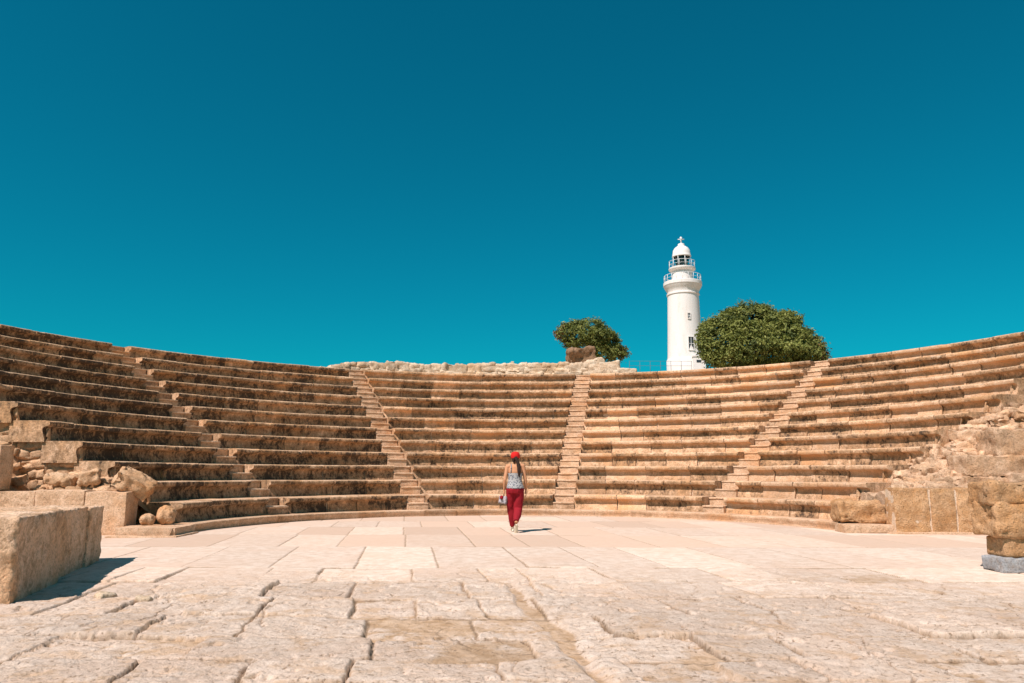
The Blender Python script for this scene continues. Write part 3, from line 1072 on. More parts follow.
# --- rubble wall on top of the seating, rocks on it
def back_wall_top():
    mb = MB()
    rng = np.random.default_rng(21)

    def top(adeg):
        return np.interp(adeg, [-37, -30, -26, -20, -15, -8, 0, 6.5, 12.5, 14], [5.32, 5.45, 5.72, 5.86, 5.82, 5.90, 5.94, 5.95, 5.85, 5.5])
    for course in range(4):
        a = -37.0
        while a < 13.5:
            w = rng.uniform(0.25, 0.75)
            z = 5.22 + course * 0.2 + rng.uniform(-0.03, 0.03)
            tp = top(a)
            h = rng.uniform(0.09, 0.14)
            if z + h < tp + 0.05:
                if z + h > tp - 0.18:
                    h += max(0, tp - z - h) * 0.8
                r = RK(13) + 0.55 + course * 0.05 + rng.normal(0, 0.03)
                c = P(np.array([r]), np.array([R(a) + w / 2 / r]), np.array([z]))[0]
                stone(mb, c, (w / 2 + 0.01, 0.28, h), (rng.uniform(-.05, .05), rng.uniform(-.06, .06), -R(a)), 700 + int(a * 10) + course * 1000, 0.06, 0.05, 0.06, 3.6,
                      tint=rng.normal(0.0, 0.10), stain=rng.choice([-0.5, -0.3, 0.0]))
            a += math.degrees(w / (RK(13) + 0.55))
    aa = np.linspace(-37, 13.4, 120)
    r = RK(13) + 0.55
    sw = []
    for a in aa:
        for rr, z in ((r - 0.12, 4.9), (r - 0.12, top(a) - 0.12), (r + 0.5, top(a) - 0.12), (r + 0.5, 4.6)):
            sw.append((XC + rr * math.sin(R(a)), YC + rr * math.cos(R(a)), z))
    mb.add(sw, grid_faces(120, 4)[:, ::-1], tint=-0.08, stain=-0.2)
    o = mb.build('rubble_wall', M_PALE, smooth=True, angle=60)
    tag(o, 'long sunlit rubble wall crowning the seats behind the woman', 'wall')
    one_stone('rock', M_DARKROCK, (3.05, 33.0, 6.15), (0.58, 0.42, 0.50), (0.1, -0.15, 0.2), 150,
              'big dark pitted rock on the rubble wall, below the small tree', 'rock', 0.13, 0.05, 0.05, stain=0.2)
    one_stone('rock', M_PALE, (3.62, 32.6, 5.88), (0.42, 0.3, 0.27), (0.05, -0.35, 0.3), 151,
              'tan angular rock beside the big dark rock atop the seats', 'rock', 0.06, 0.09, 0.05, stain=-0.2)
    one_stone('rock', M_PALE, (4.22, 32.2, 5.74), (0.44, 0.3, 0.21), (0.0, -0.12, -0.1), 152,
              'pale squared stone on the skyline, between angular rock and flat slab', 'rock', 0.03, 0.05, 0.04, stain=-0.4)
    one_stone('rock', M_PALE, (4.92, 32.1, 5.52), (0.42, 0.3, 0.12), (0.0, 0.06, -0.1), 153,
              'flat pale slab lying on the skyline, rightmost stone beyond the central stairway', 'rock', 0.02, 0.04, 0.04, stain=-0.5)
    one_stone('marker_stone', M_PALE, (0.02, 33.2, 5.98), (0.07, 0.06, 0.14), (0, 0, 0.1), 154,
              'tiny pale stone standing up on the rubble wall above the woman', 'stone', 0.01, 0.02, 0.04, stain=-0.5)


back_wall_top()


# ------------------------------------------------------------------ lighthouse
def lighthouse():
    cx, cy = 26.75, 115.0
    t = thing('lighthouse', (cx, cy, 14.5), 'tall round white lighthouse with two railed galleries behind the ruins', 'lighthouse')
    z = lambda y: 37.72 - (y - 240) * 0.1597
    px = 115 / 753.8 * 1.012

    def lt(name, prof, mat, parent=t, n=48, ang=40):
        mb = MB()
        lathe(mb, [(r * px, z(y)) for r, y in prof], (cx, cy, 0), n)
        return mb.build(name, mat, parent, smooth=True, angle=ang)
    tower = lt('tower', [(18.6, 380), (18.6, 361.5), (18.2, 360.5), (17.6, 360), (17.3, 357), (16.4, 330), (15.7, 305), (15.5, 297.2), (16.3, 296.8), (16.3, 295.6), (15.6, 295.2),
                         (15.7, 293.5), (17.0, 291), (18.5, 288.8), (18.9, 287.5), (19.2, 287.2), (19.2, 284.2), (18.8, 283.8), (0.01, 283.7)], M_WHITE)
    lt('watch_room', [(10.2, 284), (10.2, 275), (10.0, 272.4), (11.5, 272), (13.2, 271.2), (13.4, 270.8), (13.4, 269.6), (13.1, 269.3), (0.01, 269.2)], M_WHITE)
    lt('lantern_base', [(9.0, 269.4), (9.0, 268.6), (9.3, 268.5), (9.3, 268.1), (0.01, 268.0)], M_WHITE)
    gl = lt('lantern_glass', [(8.7, 268.1), (8.7, 257.0)], M_GLASS, n=16, ang=10)
    lt('lens', [(0.01, 267.9), (5.0, 267.5), (6.6, 263), (7.0, 260.8), (6.6, 259), (4.6, 257.2), (0.01, 257.0)], M_LAMP)
    mb = MB()
    for i in range(8):
        a = i * math.pi / 4 + 0.15
        p = np.array([cx + 8.9 * px * math.cos(a), cy + 8.9 * px * math.sin(a)])
        tube(mb, [(p[0], p[1], z(268.2)), (p[0], p[1], z(256.8))], 0.05, 6)
    mb.build('glazing_bars', M_RAILW, t)
    lt('dome', [(8.9, 258.0), (9.5, 257.6), (9.6, 256.9), (9.2, 256.4), (8.9, 254.0), (8.4, 251.0), (6.8, 248.6), (4.6, 247.0), (3.4, 246.5), (3.4, 245.0), (3.0, 244.2), (1.0, 243.4), (0.7, 243), (0.01, 242.9)], M_WHITE)
    mb = MB()
    tube(mb, [(cx, cy, z(243.2)), (cx, cy, z(236.8))], 0.10, 8)
    tube(mb, [(cx - 0.5, cy, z(239.4)), (cx + 0.5, cy, z(239.4))], 0.07, 8)
    tube(mb, [(cx, cy - 0.5, z(239.4)), (cx, cy + 0.5, z(239.4))], 0.07, 8)
    lathe(mb, [(0.01, 0.22), (0.16, 0.14), (0.22, 0), (0.16, -0.14), (0.01, -0.22)], (cx, cy, z(238.2)), 12)
    mb.build('weather_vane', M_RAILW, t)

    def rail(name, rad, yb, yt, nposts):
        mb = MB()
        for i in range(nposts):
            a = 2 * math.pi * i / nposts + 0.1
            p = (cx + rad * px * math.cos(a), cy + rad * px * math.sin(a))
            tube(mb, [(p[0], p[1], z(yb)), (p[0], p[1], z(yt))], 0.034, 6)
        for f in (1.0, 0.52):
            zz = z(yb) + (z(yt) - z(yb)) * f
            pts = [(cx + rad * px * math.cos(a), cy + rad * px * math.sin(a), zz) for a in np.linspace(0, 2 * math.pi, 49)]
            tube(mb, pts, 0.034 if f == 1 else 0.022, 6, cap=False)
        mb.build(name, M_RAILW, t)
    rail('gallery_rail', 18.2, 284, 277.2, 20)
    rail('lantern_rail', 12.9, 269.6, 262.6, 12)

    def window(yc, hw, hh, adeg, rad):
        # a window recessed in a projecting frame on the tower's face
        a = R(adeg)
        n = np.array([math.sin(a), -math.cos(a), 0])
        tx = np.array([math.cos(a), math.sin(a), 0])
        c = np.array([cx, cy, z(yc)]) + n * rad * px

        def bar(mb, u0, u1, w0, w1, d0, d1):
            v = [c + tx * u + np.array([0, 0, w]) + n * d for u in (u0, u1) for w in (w0, w1) for d in (d0, d1)]
            mb.add(v, [[0, 1, 3, 2], [4, 6, 7, 5], [0, 4, 5, 1], [2, 3, 7, 6], [0, 2, 6, 4], [1, 5, 7, 3]])
        mb = MB()
        f = 0.08
        bar(mb, -hw - f, -hw, -hh - f, hh + f, -0.3, 0.10)
        bar(mb, hw, hw + f, -hh - f, hh + f, -0.3, 0.10)
        bar(mb, -hw, hw, hh, hh + f, -0.3, 0.10)
        bar(mb, -hw, hw, -hh - f, -hh, -0.3, 0.16)
        w = mb.build('window', M_WHITE, t, smooth=False)
        mb = MB()
        bar(mb, -hw, hw, -hh, hh, -0.3, 0.015)
        mb.build('pane', M_DARKIN, w, smooth=False)
        mb = MB()
        bar(mb, -0.03, 0.03, -hh, hh, 0.015, 0.05)
        bar(mb, -hw, -0.03, -0.03, 0.03, 0.015, 0.045)
        bar(mb, 0.03, hw, -0.03, 0.03, 0.015, 0.045)
        mb.build('glazing_bars', M_RAILW, w, smooth=False)
    window(320, 0.20, 0.42, 5, 16.05)
    window(347, 0.40, 1.0, 8, 16.9)
    # porch at the foot, right of the tower axis
    mb = MB()
    box(mb, (cx + 0.4, cy - 3.5, 14.4), (cx + 2.2, cy - 1.5, z(360.5)))
    box(mb, (cx + 0.3, cy - 3.6, z(360.5)), (cx + 2.3, cy - 1.4, z(359.2)))
    pr = mb.build('porch', M_WHITE, t, smooth=False)
    mb = MB()
    box(mb, (cx + 0.85, cy - 3.53, z(366)), (cx + 1.55, cy - 3.45, z(363.6)))
    mb.build('porch_window', M_DARKIN, pr, smooth=False)


lighthouse()


def hill_railing():
    t = thing('railing', (23, 108, 15), 'thin dark metal railing on the hilltop, left of the lighthouse foot', 'railing')
    x0, x1, y = 17.0, 26.0, 108.0
    zb, zt = 15.9, 17.25
    mb = MB()
    for f in (1.0, 0.5):
        tube(mb, [(x0, y, zb + (zt - zb) * f), (x1, y, zb + (zt - zb) * f)], 0.02, 6)
    mb.build('rails', M_RAILD, t)
    for i in range(7):
        mb = MB()
        x = x0 + (x1 - x0) * i / 6
        tube(mb, [(x, y, zb - 1.5), (x, y, zt + 0.03)], 0.03, 6)
        mb.build('post', M_RAILD, t)


hill_railing()


# ------------------------------------------------------------------ trees
def tree(name, label, base, lobes, nleaf, leaf, seed, trunks, dry_c=None):
    t = thing(name, base, label, 'tree')
    rng = np.random.default_rng(seed)
    mb = MB()
    C = np.array([l[:3] for l in lobes], float)
    A = np.array([l[3:6] for l in lobes], float)
    wts = (A[:, 0] * A[:, 2])
    wts /= wts.sum()
    # twig clumps spread near the lobe surfaces; leaves around each clump
    ncl = nleaf // 14
    # break every limb's mass into puffs of foliage
    c2, a2 = [], []
    for c, a in zip(C, A):
        for j in range(16):
            dd = rng.normal(size=3)
            dd /= np.linalg.norm(dd)
            dd[2] = abs(dd[2]) * 1.0 - 0.25
            c2.append(c + dd * a * rng.uniform(0.72, 0.9))
            a2.append(a * rng.uniform(0.24, 0.40) * [1, 1, 0.9])
    C0, A0, NL = C, A, len(C)
    C, A = np.vstack([C * 1.0, np.array(c2)]), np.vstack([A * 0.95, np.array(a2)])
    wts = A[:, 0] * A[:, 2]
    wts[:NL] *= 0.9
    wts /= wts.sum()
    which = rng.choice(len(C), ncl, p=wts)
    d = rng.normal(size=(ncl, 3))
    d /= np.linalg.norm(d, axis=1, keepdims=True)
    rad = 1 - np.abs(rng.normal(0, 0.13, ncl))
    bumpy = 1 + 0.13 * fbm(C[which] + d * A[which], 0.85, 3, seed)
    cc = C[which] + d * A[which] * (rad * bumpy)[:, None]
    # drop clumps buried deep inside other lobes
    depth = np.full(ncl, 9.0)
    for j in range(NL):
        q = np.linalg.norm((cc - C0[j]) / A0[j], axis=1)
        depth = np.minimum(depth, q)
    keep = (depth > 0.60) & (fbm(cc, 0.9, 2, seed + 3) > -0.85)
    cc, d = cc[keep], d[keep]
    ncl = len(cc)
    ctint = np.clip(0.42 + 0.28 * fbm(cc, 1.1, 2, seed + 7) + rng.normal(0, 0.16, ncl), 0, 1)
    per = 14
    csz = rng.uniform(0.6, 1.2, ncl) * leaf * 1.5
    p = np.repeat(cc, per, 0) + rng.normal(size=(ncl * per, 3)) * np.repeat(csz, per)[:, None] * [1, 1, 0.6]
    n = np.repeat(d, per, 0) + rng.normal(0, 0.6, (ncl * per, 3)) + [0, 0, 0.35]
    n /= np.linalg.norm(n, axis=1, keepdims=True)
    u = np.cross(n, rng.normal(size=n.shape))
    u /= np.linalg.norm(u, axis=1, keepdims=True)
    v = np.cross(n, u)
    s = leaf * rng.uniform(0.6, 1.25, len(p))[:, None]
    q = np.stack([p - u * s, p - v * s * 0.45 + n * s * 0.1, p + u * s, p + v * s * 0.45 + n * s * 0.1], 1).reshape(-1, 3)
    f = np.arange(len(q)).reshape(-1, 4)
    tint = np.clip(np.repeat(ctint, per) + rng.normal(0, 0.10, len(p)), 0, 1)
    dry = np.zeros(len(p))
    if dry_c is not None:
        for c in dry_c:
            w = np.exp(-(np.linalg.norm((p - np.array(c[:3])), axis=1) / c[3]) ** 2)
            dry = np.maximum(dry, (rng.random(len(p)) < w * 0.7) * 0.9)
    mb.add(q, f, tint=np.repeat(tint, 4), dry=np.repeat(dry, 4))
    mb.build('crown', M_LEAF, t, smooth=False)
    for tr in trunks:
        mb = MB()
        for pts, r0, r1 in tr:
            pts = np.array(pts, float)
            tube(mb, pts, list(np.linspace(r0, r1, len(pts))), 8, tint=0.0, stain=-0.2)
        mb.build('trunk', M_BARK, t)


def trees():
    # large round tree right of the lighthouse (about 80 m away; 0.106 m per pixel)
    def at(x, y, D):
        d = np.array([(x - 512) / 753.78, (341.5 - y) / 753.78])
        p = R(9.904)
        yy = d[1] * math.cos(p) + math.sin(p)
        zz = math.cos(p) - d[1] * math.sin(p)
        return np.array([d[0] / zz * D, D, yy / zz * D + 1.22])
    lobes = []
    s = 80 / 753.8 * 1.01
    for (x, y, rx, rz, D) in [(750, 330, 33, 31, 80), (765, 352, 50, 16, 80), (730, 358, 28, 12, 79.5), (724, 340, 25, 26, 79.2), (715, 334, 17, 18, 80.5), (776, 338, 30, 27, 79.8), (760, 325, 24, 23, 81), (798, 345, 22, 20, 80.3),
                              (812, 354, 15, 13, 79.6), (735, 322, 19, 17, 80), (714, 349, 14, 15, 79), (752, 350, 24, 18, 78.4), (786, 355, 24, 14, 78.8), (784, 322, 18, 14, 80.6)]:
        c = at(x, y, D)
        lobes.append((*c, rx * s, rx * s * 0.85, rz * s))
    g = 10.4
    b = at(752, 372, 80)
    limbs = []
    for (x, y) in [(722, 345), (745, 330), (770, 340), (795, 350), (735, 350), (760, 325)]:
        e = at(x, y, 80)
        limbs.append(([(b[0], 80, g + 1.2), ((b[0] * .6 + e[0] * .4), 80, g * .5 + e[2] * .5), tuple(e)], 0.24, 0.06))
    tree('evergreen_tree', 'large round dark green tree just right of the lighthouse', (b[0], 80, g - 0.6), lobes, 125000, 0.165, 31,
         [[([(b[0], 80, g - 1.2), (b[0] - 0.1, 80, g + 0.4), (b[0], 80, g + 1.8)], 0.55, 0.35)] + limbs], [(*at(826, 356, 80), 1.6)])
    # small windswept tree above the rocks
    lobes = []
    s = 62 / 753.8 * 1.01
    for (x, y, rx, rz, D) in [(583, 331, 20, 13, 62), (592, 338, 24, 12, 62), (576, 339, 16, 10, 61.5), (588, 345, 22, 9, 62.4), (606, 353, 18, 9, 62.3), (602, 349, 14, 11, 61.8), (590, 326, 15, 8, 62), (570, 332, 14, 11, 61.6), (563, 336, 9, 7, 62), (599, 335, 16, 13, 61.8), (609, 344, 13, 12, 62), (616, 353, 11, 10, 61.7), (590, 341, 16, 9, 62.3)]:
        c = at(x, y, D)
        lobes.append((*c, rx * s, rx * s * 0.85, rz * s))
    b = at(594, 374, 62)
    g = 8.6
    limbs = []
    for (x, y) in [(570, 335), (583, 330), (600, 336), (612, 348)]:
        e = at(x, y, 62)
        limbs.append(([(b[0], 62, g + 0.5), ((b[0] * .55 + e[0] * .45), 62, g * .5 + e[2] * .5), tuple(e)], 0.12, 0.03))
    tree('windswept_tree', 'small windswept green tree above the dark rock, left of the lighthouse', (b[0], 62, g - 0.6), lobes, 42000, 0.105, 47,
         [[([(b[0], 62, g - 1.0), (b[0], 62, g + 0.8)], 0.25, 0.16)] + limbs], [(*at(556, 337, 62), 0.9), (*at(626, 352, 62), 0.7)])


trees()


# ------------------------------------------------------------------ the woman
def cloth_mat(name, col, pattern=False):
    m, n, l, b = new_mat(name)
    b.inputs['Roughness'].default_value = 0.85
    tc = n.new('ShaderNodeTexCoord')
    nz = noise(n, l, tc.outputs['Object'], 11, 4)
    c = mixc(n, l, nz, [k * 0.8 for k in col], [min(1, k * 1.15) for k in col])
    if pattern:
        vo = n.new('ShaderNodeTexVoronoi')
        vo.inputs['Scale'].default_value = 30
        l.new(tc.outputs['Object'], vo.inputs['Vector'])
        c = mixc(n, l, ramp(n, l, vo.outputs['Distance'], 0.34, 0.46, 0.95, 0), c, (0.10, 0.11, 0.14))
    l.new(c, b.inputs['Base Color'])
    bp = n.new('ShaderNodeBump')
    bp.inputs['Strength'].default_value = 0.4
    bp.inputs['Distance'].default_value = 0.01
    l.new(noise(n, l, tc.outputs['Object'], 18, 3), bp.inputs['Height'])
    l.new(bp.outputs[0], b.inputs['Normal'])
    return m


def remesh_build(mb, name, mat, parent, vox=0.011, smooth_it=6):
    """fuse overlapping tapered tubes into one continuous skin"""
    tmp = mb.build('body_draft', mat, None, loc=(0, 0, 0))
    md = tmp.modifiers.new('r', 'REMESH')
    md.mode = 'VOXEL'
    md.voxel_size = vox
    ms = tmp.modifiers.new('s', 'SMOOTH')
    ms.factor = 0.5
    ms.iterations = smooth_it
    dg = bpy.context.evaluated_depsgraph_get()
    me = bpy.data.meshes.new_from_object(tmp.evaluated_get(dg))
    me.name = name
    org = ORIGIN[parent.name]
    me.transform(Matrix.Translation(-Vector(org)))
    me.polygons.foreach_set('use_smooth', np.full(len(me.polygons), True))
    me.materials.clear()
    me.materials.append(mat)
    old = tmp.data
    bpy.data.objects.remove(tmp)
    bpy.data.meshes.remove(old)
    o = bpy.data.objects.new(name, me)
    COL.objects.link(o)
    o.parent = parent
    ORIGIN[o.name] = org
    return o


def woman():
    bx, by = 0.075, 16.30
    t = thing('person', (bx, by, 0), 'woman in red cap and red trousers walking away across the paving', 'person')
    skin = cloth_mat('skin', (0.58, 0.28, 0.15))
    hairm = cloth_mat('dark_hair', (0.035, 0.018, 0.012))
    red = cloth_mat('red_cotton', (0.27, 0.010, 0.018))
    capm = cloth_mat('red_cap_cloth', (0.60, 0.018, 0.015))
    top = cloth_mat('patterned_top_cloth', (0.40, 0.39, 0.385), True)
    shoe = cloth_mat('pale_shoe', (0.68, 0.60, 0.46))
    bagm = cloth_mat('patterned_bag_cloth', (0.42, 0.37, 0.38), True)
    W = lambda x, y, z: (bx + x, by + y, z)

    def tb(mb, pts, rads, n=14):
        tube(mb, [W(*p) for p in pts], rads, n, ref=(1, 0.02, 0.01))

    def ball(mb, c, r):
        ph = np.linspace(-math.pi / 2, math.pi / 2, 9)
        lathe(mb, [(max(1e-4, math.cos(a)), math.sin(a)) for a in ph], (0, 0, 0), 14)
        mb.v[-1] = mb.v[-1] * np.array(r) + np.array(W(*c))

    # joints (x right, y away from camera, z up)
    hipL, hipR = (-0.085, 0.0, 0.88), (0.085, -0.01, 0.88)
    kneeL, kneeR = (-0.075, 0.13, 0.47), (0.055, 0.03, 0.47)
    ankL, ankR = (-0.055, 0.20, 0.08), (0.022, -0.27, 0.205)
    shL, shR = (-0.165, 0.0, 1.355), (0.165, 0.0, 1.365)
    elL, elR = (-0.215, -0.03, 1.08), (0.215, 0.0, 1.085)
    wrL, wrR = (-0.235, 0.06, 0.86), (0.232, 0.07, 0.87)
    mb = MB()
    # torso
    tb(mb, [(0, 0, 0.84), (0, 0, 0.93), (0, -0.01, 1.02), (0, -0.005, 1.12), (0, 0.0, 1.25), (0, 0.0, 1.34), (0, 0.005, 1.40)],
       [(0.155, 0.115), (0.160, 0.115), (0.125, 0.09), (0.125, 0.09), (0.150, 0.10), (0.145, 0.085), (0.07, 0.06)])
    mb.v[-1][:, 0] = bx + (mb.v[-1][:, 0] - bx)
    tb(mb, [(0, 0.005, 1.36), (0.0, 0.015, 1.42), (0.005, 0.03, 1.50)], [0.062, 0.05, 0.05])
    # head, face looking ahead (away from camera)
    ball(mb, (0.005, 0.04, 1.555), (0.073, 0.092, 0.108))
    ball(mb, (0.005, 0.085, 1.505), (0.05, 0.05, 0.058))
    tb(mb, [(0.005, 0.125, 1.565), (0.005, 0.150, 1.535), (0.005, 0.128, 1.528)], [0.010, 0.015, 0.012], 8)     # nose
    tb(mb, [(-0.018, 0.129, 1.502), (0.005, 0.135, 1.503), (0.028, 0.129, 1.502)], [0.006, 0.010, 0.006], 8)      # mouth
    for s in (-1, 1):
        ball(mb, (0.005 + s * 0.077, 0.035, 1.55), (0.012, 0.02, 0.032))                                       # ears
        ball(mb, (0.005 + s * 0.031, 0.122, 1.567), (0.014, 0.010, 0.010))                                     # eyes
    for sh, el, wr, sg in ((shL, elL, wrL, -1), (shR, elR, wrR, 1)):
        tb(mb, [(sh[0] * 0.55, 0.0, sh[2] + 0.015), sh, (sh[0] + sg * 0.012, sh[1], sh[2] - 0.06)], [0.055, 0.052, 0.047])
        m1 = tuple((np.array(sh) * .5 + np.array(el) * .5))
        m2 = tuple((np.array(el) * .7 + np.array(wr) * .3))
        tb(mb, [sh, m1, el, m2, wr], [0.048, 0.042, 0.036, 0.037, 0.024])
        # palm, four bent fingers of different lengths, thumb
        w = np.array(wr)
        dn = np.array([sg * 0.02, 0.03, -1.0])
        dn /= np.linalg.norm(dn)
        tb(mb, [tuple(w), tuple(w + dn * 0.05), tuple(w + dn * 0.09)], [(0.020, 0.026), (0.016, 0.038), (0.013, 0.036)], 12)
        curl = 0.05 if sg < 0 else 0.02
        for i, (off, ln) in enumerate(((0.030, 0.070), (0.011, 0.080), (-0.009, 0.074), (-0.028, 0.058))):
            a = w + dn * 0.085 + np.array([0, off, 0])
            b = a + dn * ln * 0.55 + np.array([-sg * curl * 0.25, 0, 0])
            c = b + dn * ln * 0.45 + np.array([-sg * curl * 0.7, 0, 0])
            tb(mb, [tuple(a), tuple(b), tuple(c)], [0.0095, 0.009, 0.0075], 8)
        a = w + dn * 0.025 + np.array([0, 0.028, 0])
        tb(mb, [tuple(a), tuple(a + dn * 0.03 + [0, 0.022, 0]), tuple(a + dn * 0.06 + np.array([-sg * 0.012, 0.026, 0]))], [0.012, 0.011, 0.009], 8)
    # legs under the trousers, feet in the shoes
    for hp, kn, an in ((hipL, kneeL, ankL), (hipR, kneeR, ankR)):
        tb(mb, [hp, tuple(np.array(hp) * .5 + np.array(kn) * .5), kn, tuple(np.array(kn) * .65 + np.array(an) * .35), an], [0.085, 0.07, 0.052, 0.05, 0.034])
    remesh_build(mb, 'body', skin, t, 0.0085, 3)

    # trousers: loose, tapering to the ankle
    mb = MB()
    tb(mb, [(0, 0, 0.97), (0, 0, 0.93), (0, -0.012, 0.86), (0, -0.012, 0.80)], [(0.163, 0.118), (0.172, 0.128), (0.180, 0.145), (0.165, 0.13)], 20)
    for hp, kn, an, sg in ((hipL, kneeL, ankL, -1), (hipR, kneeR, ankR, 1)):
        k1 = np.array(hp) * .5 + np.array(kn) * .5
        k2 = np.array(kn) * .5 + np.array(an) * .5
        an2 = np.array(an) + [0, 0, 0.03]
        tb(mb, [(hp[0], hp[1], hp[2] + .02), tuple(k1 + [sg * 0.012, 0, 0]), tuple(np.array(kn) + [sg * 0.008, 0, 0]), tuple(k2), tuple(an2)], [0.105, 0.100, 0.088, 0.078, 0.056], 18)
    o = remesh_build(mb, 'trousers', red, t, 0.011, 4)
    # folds
    me = o.data
    co = np.zeros(len(me.vertices) * 3)
    me.vertices.foreach_get('co', co)
    co = co.reshape(-1, 3)
    nr = np.zeros(len(me.vertices) * 3)
    me.vertices.foreach_get('normal', nr)
    nr = nr.reshape(-1, 3)
    co += nr * (fbm(co * [1, 1, 0.6], 9, 3, 5) * 0.011)[:, None]
    me.vertices.foreach_set('co', co.ravel())
    me.update()
    # patterned camisole with thin straps, open back
    mb = MB()
    th = np.linspace(0, 2 * math.pi, 40, endpoint=False)
    zs = [0.905, 0.96, 1.0, 1.06, 1.12, 1.18, 1.22]
    rx = [0.184, 0.178, 0.160, 0.146, 0.144, 0.152, 0.160]
    ry = [0.150, 0.146, 0.128, 0.116, 0.112, 0.116, 0.118]
    v = []
    for a in th:
        for z_, x_, y_ in zip(zs, rx, ry):
            hz = z_ + (0.085 * max(0, math.sin(a)) if z_ > 1.15 else 0)        # higher at the chest (far side)
            wv = 0.004 * math.sin(a * 7 + z_ * 22)
            v.append(W((x_ + wv) * math.cos(a), (y_ + wv) * math.sin(a) - 0.006, hz))
    mb.add(v, grid_faces(40, 7, True))
    mb.build('top', top, t)
    for s in (-1, 1):
        mb = MB()
        tb(mb, [(s * 0.095, -0.095, 1.215), (s * 0.088, -0.102, 1.30), (s * 0.082, -0.075, 1.385), (s * 0.08, 0.0, 1.408), (s * 0.085, 0.085, 1.35), (s * 0.09, 0.108, 1.29)], [(0.008, 0.006)] * 6, 8)
        mb.build('strap', top, t)
    # hair: skull cap of hair plus a ponytail over the right shoulder blade
    mb = MB()
    ball(mb, (0.005, 0.022, 1.560), (0.083, 0.092, 0.108))
    tb(mb, [(0.005, -0.06, 1.555), (0.03, -0.085, 1.51), (0.055, -0.10, 1.44), (0.08, -0.125, 1.34), (0.082, -0.135, 1.26), (0.085, -0.13, 1.19), (0.085, -0.12, 1.13)],
       [(0.04, 0.035), (0.035, 0.03), (0.036, 0.03), (0.043, 0.028), (0.040, 0.026), (0.028, 0.02), (0.008, 0.008)])
    tb(mb, [(-0.04, -0.04, 1.53), (-0.035, -0.05, 1.47), (-0.01, -0.06, 1.43)], [0.035, 0.028, 0.012])
    remesh_build(mb, 'hair', hairm, t, 0.009, 3)
    # cap with a curved peak on the far side and a button
    mb = MB()
    prof = [(0.092, 1.535), (0.098, 1.555), (0.101, 1.585), (0.098, 1.615), (0.085, 1.645), (0.058, 1.665), (0.02, 1.674), (0.0005, 1.675)]
    lathe(mb, [(r, z_) for r, z_ in prof], W(0.005, 0.03, 0), 32)
    vv = mb.v[-1]
    vv[:, 1] = by + 0.03 + (vv[:, 1] - by - 0.03) * 1.12
    cap = mb.build('cap', capm, t)
    mb = MB()
    pk = []
    for i, a in enumerate(np.linspace(R(25), R(155), 15)):
        for r in (0.094, 0.13, 0.165, 0.175):
            rr = 0.094 + (r - 0.094) * math.sin((i / 14) * math.pi) ** 0.6
            for dz in (0.0,):
                pk.append(W(0.005 + rr * math.cos(a) * 0.95, 0.03 + rr * math.sin(a) * 1.12, 1.578 - (rr - 0.094) * 0.35 - 0.03 * abs(math.cos(a)) ** 2))
    mb.add(pk, grid_faces(15, 4))
    mb.add(np.array(pk) - [0, 0, 0.006], grid_faces(15, 4)[:, ::-1])
    mb.build('peak', capm, cap)
    # shoes: left foot flat and ahead, right foot behind with the heel raised, sole showing
    def shoe_mesh(an, pitch):
        mb = MB()
        cp, sp = math.cos(pitch), math.sin(pitch)
        toe = np.array([an[0], an[1] + 0.155, 0.0])

        def F(y, z):     # y from heel (0) to toe (0.245); rotate about the ball of the foot
            yy, zz = y - 0.175, z
            return (an[0], an[1] - 0.055 + 0.175 + yy * cp + zz * sp, zz * cp - yy * sp + 0.0)
        st = [(0.0, 0.045, 0.028, 0.040), (0.03, 0.05, 0.036, 0.048), (0.08, 0.045, 0.035, 0.043), (0.13, 0.036, 0.040, 0.034), (0.18, 0.030, 0.044, 0.028), (0.22, 0.025, 0.038, 0.022), (0.245, 0.02, 0.018, 0.014)]
        rings = []
        for y, zc, hx, hz in st:
            for a in np.linspace(0, 2 * math.pi, 14, endpoint=False):
                c = F(y, max(0.004, zc + hz * math.sin(a)))
                rings.append(W(c[0] + hx * math.cos(a), c[1], c[2]))
        f = grid_faces(len(st), 14).tolist()
        for i in range(len(st) - 1):
            f.append([i * 14 + 13, (i + 1) * 14 + 13, (i + 1) * 14, i * 14])
        f.append(list(range(14))[::-1])
        f.append([(len(st) - 1) * 14 + j for j in range(14)])
        mb.add(rings, f)
        mb.build('shoe', shoe, t)
    shoe_mesh(ankL, 0.0)
    shoe_mesh((ankR[0], ankR[1] - 0.06, 0), R(60))
    # cloth bag held in the left hand (a thing of its own)
    bx2, by2, bz2 = bx + wrL[0] - 0.015, by + wrL[1] + 0.01, wrL[2] - 0.10
    g = thing('bag', (bx2, by2, bz2 - 0.2), 'small patterned cloth bag hanging from the left hand of the woman', 'bag')
    mb = MB()
    stone(mb, (bx2, by2 - 0.01, bz2 - 0.10), (0.055, 0.10, 0.085), (0.1, 0.12, 0.9), 200, 0.014, 0.04, 0.014)
    mb.build('pouch', bagm, g)
    mb = MB()
    stone(mb, (bx2 - 0.035, by2 - 0.07, bz2 - 0.045), (0.03, 0.035, 0.035), (0.1, 0.2, 0.4), 201, 0.006, 0.02, 0.012)
    mb.build('flap', red, g)
    mb = MB()
    tube(mb, [(bx2 + 0.01, by2 - 0.05, bz2 - 0.03), (bx2 + 0.008, by2 - 0.03, bz2 + 0.02), (bx2 + 0.008, by2, bz2 + 0.034), (bx2 + 0.008, by2 + 0.03, bz2 + 0.02), (bx2 + 0.01, by2 + 0.05, bz2 - 0.03)], 0.009, 8)
    mb.build('handle', hairm, g)


woman()


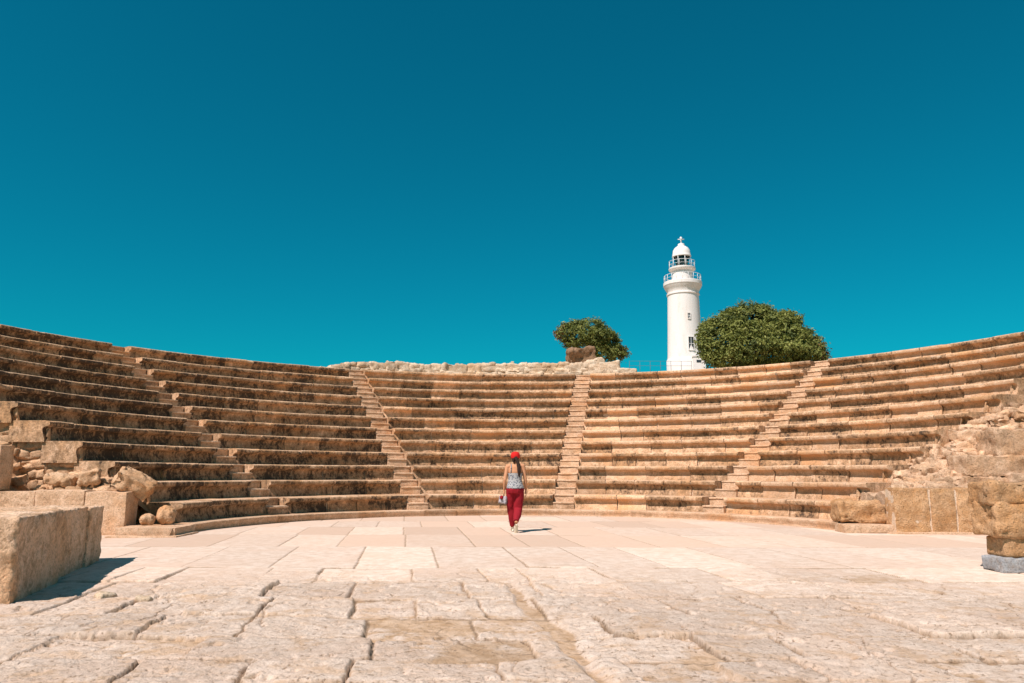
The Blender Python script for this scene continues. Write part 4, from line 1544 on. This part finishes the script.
# ------------------------------------------------------------------ loose pebbles on the paving
def pebbles():
    spots = [(-3.55, 7.62, 0.05, 'flat stone chip on the paving beside the near platform block'), 
             (-4.0, 7.75, 0.06, 'rough stone lump in the shadow at the foot of the near block')]
    for i, (x, y, s, lab) in enumerate(spots):
        one_stone('pebble', M_PALE, (x, y, s * 0.3 - 0.008), (s * 1.5, s, s * 0.7), (0.1, 0.1, i), 220 + i, lab, 'pebble', s * 0.25, s * 0.6, s * 0.3, group='loose stones on the paving', stain=-0.4)


pebbles()
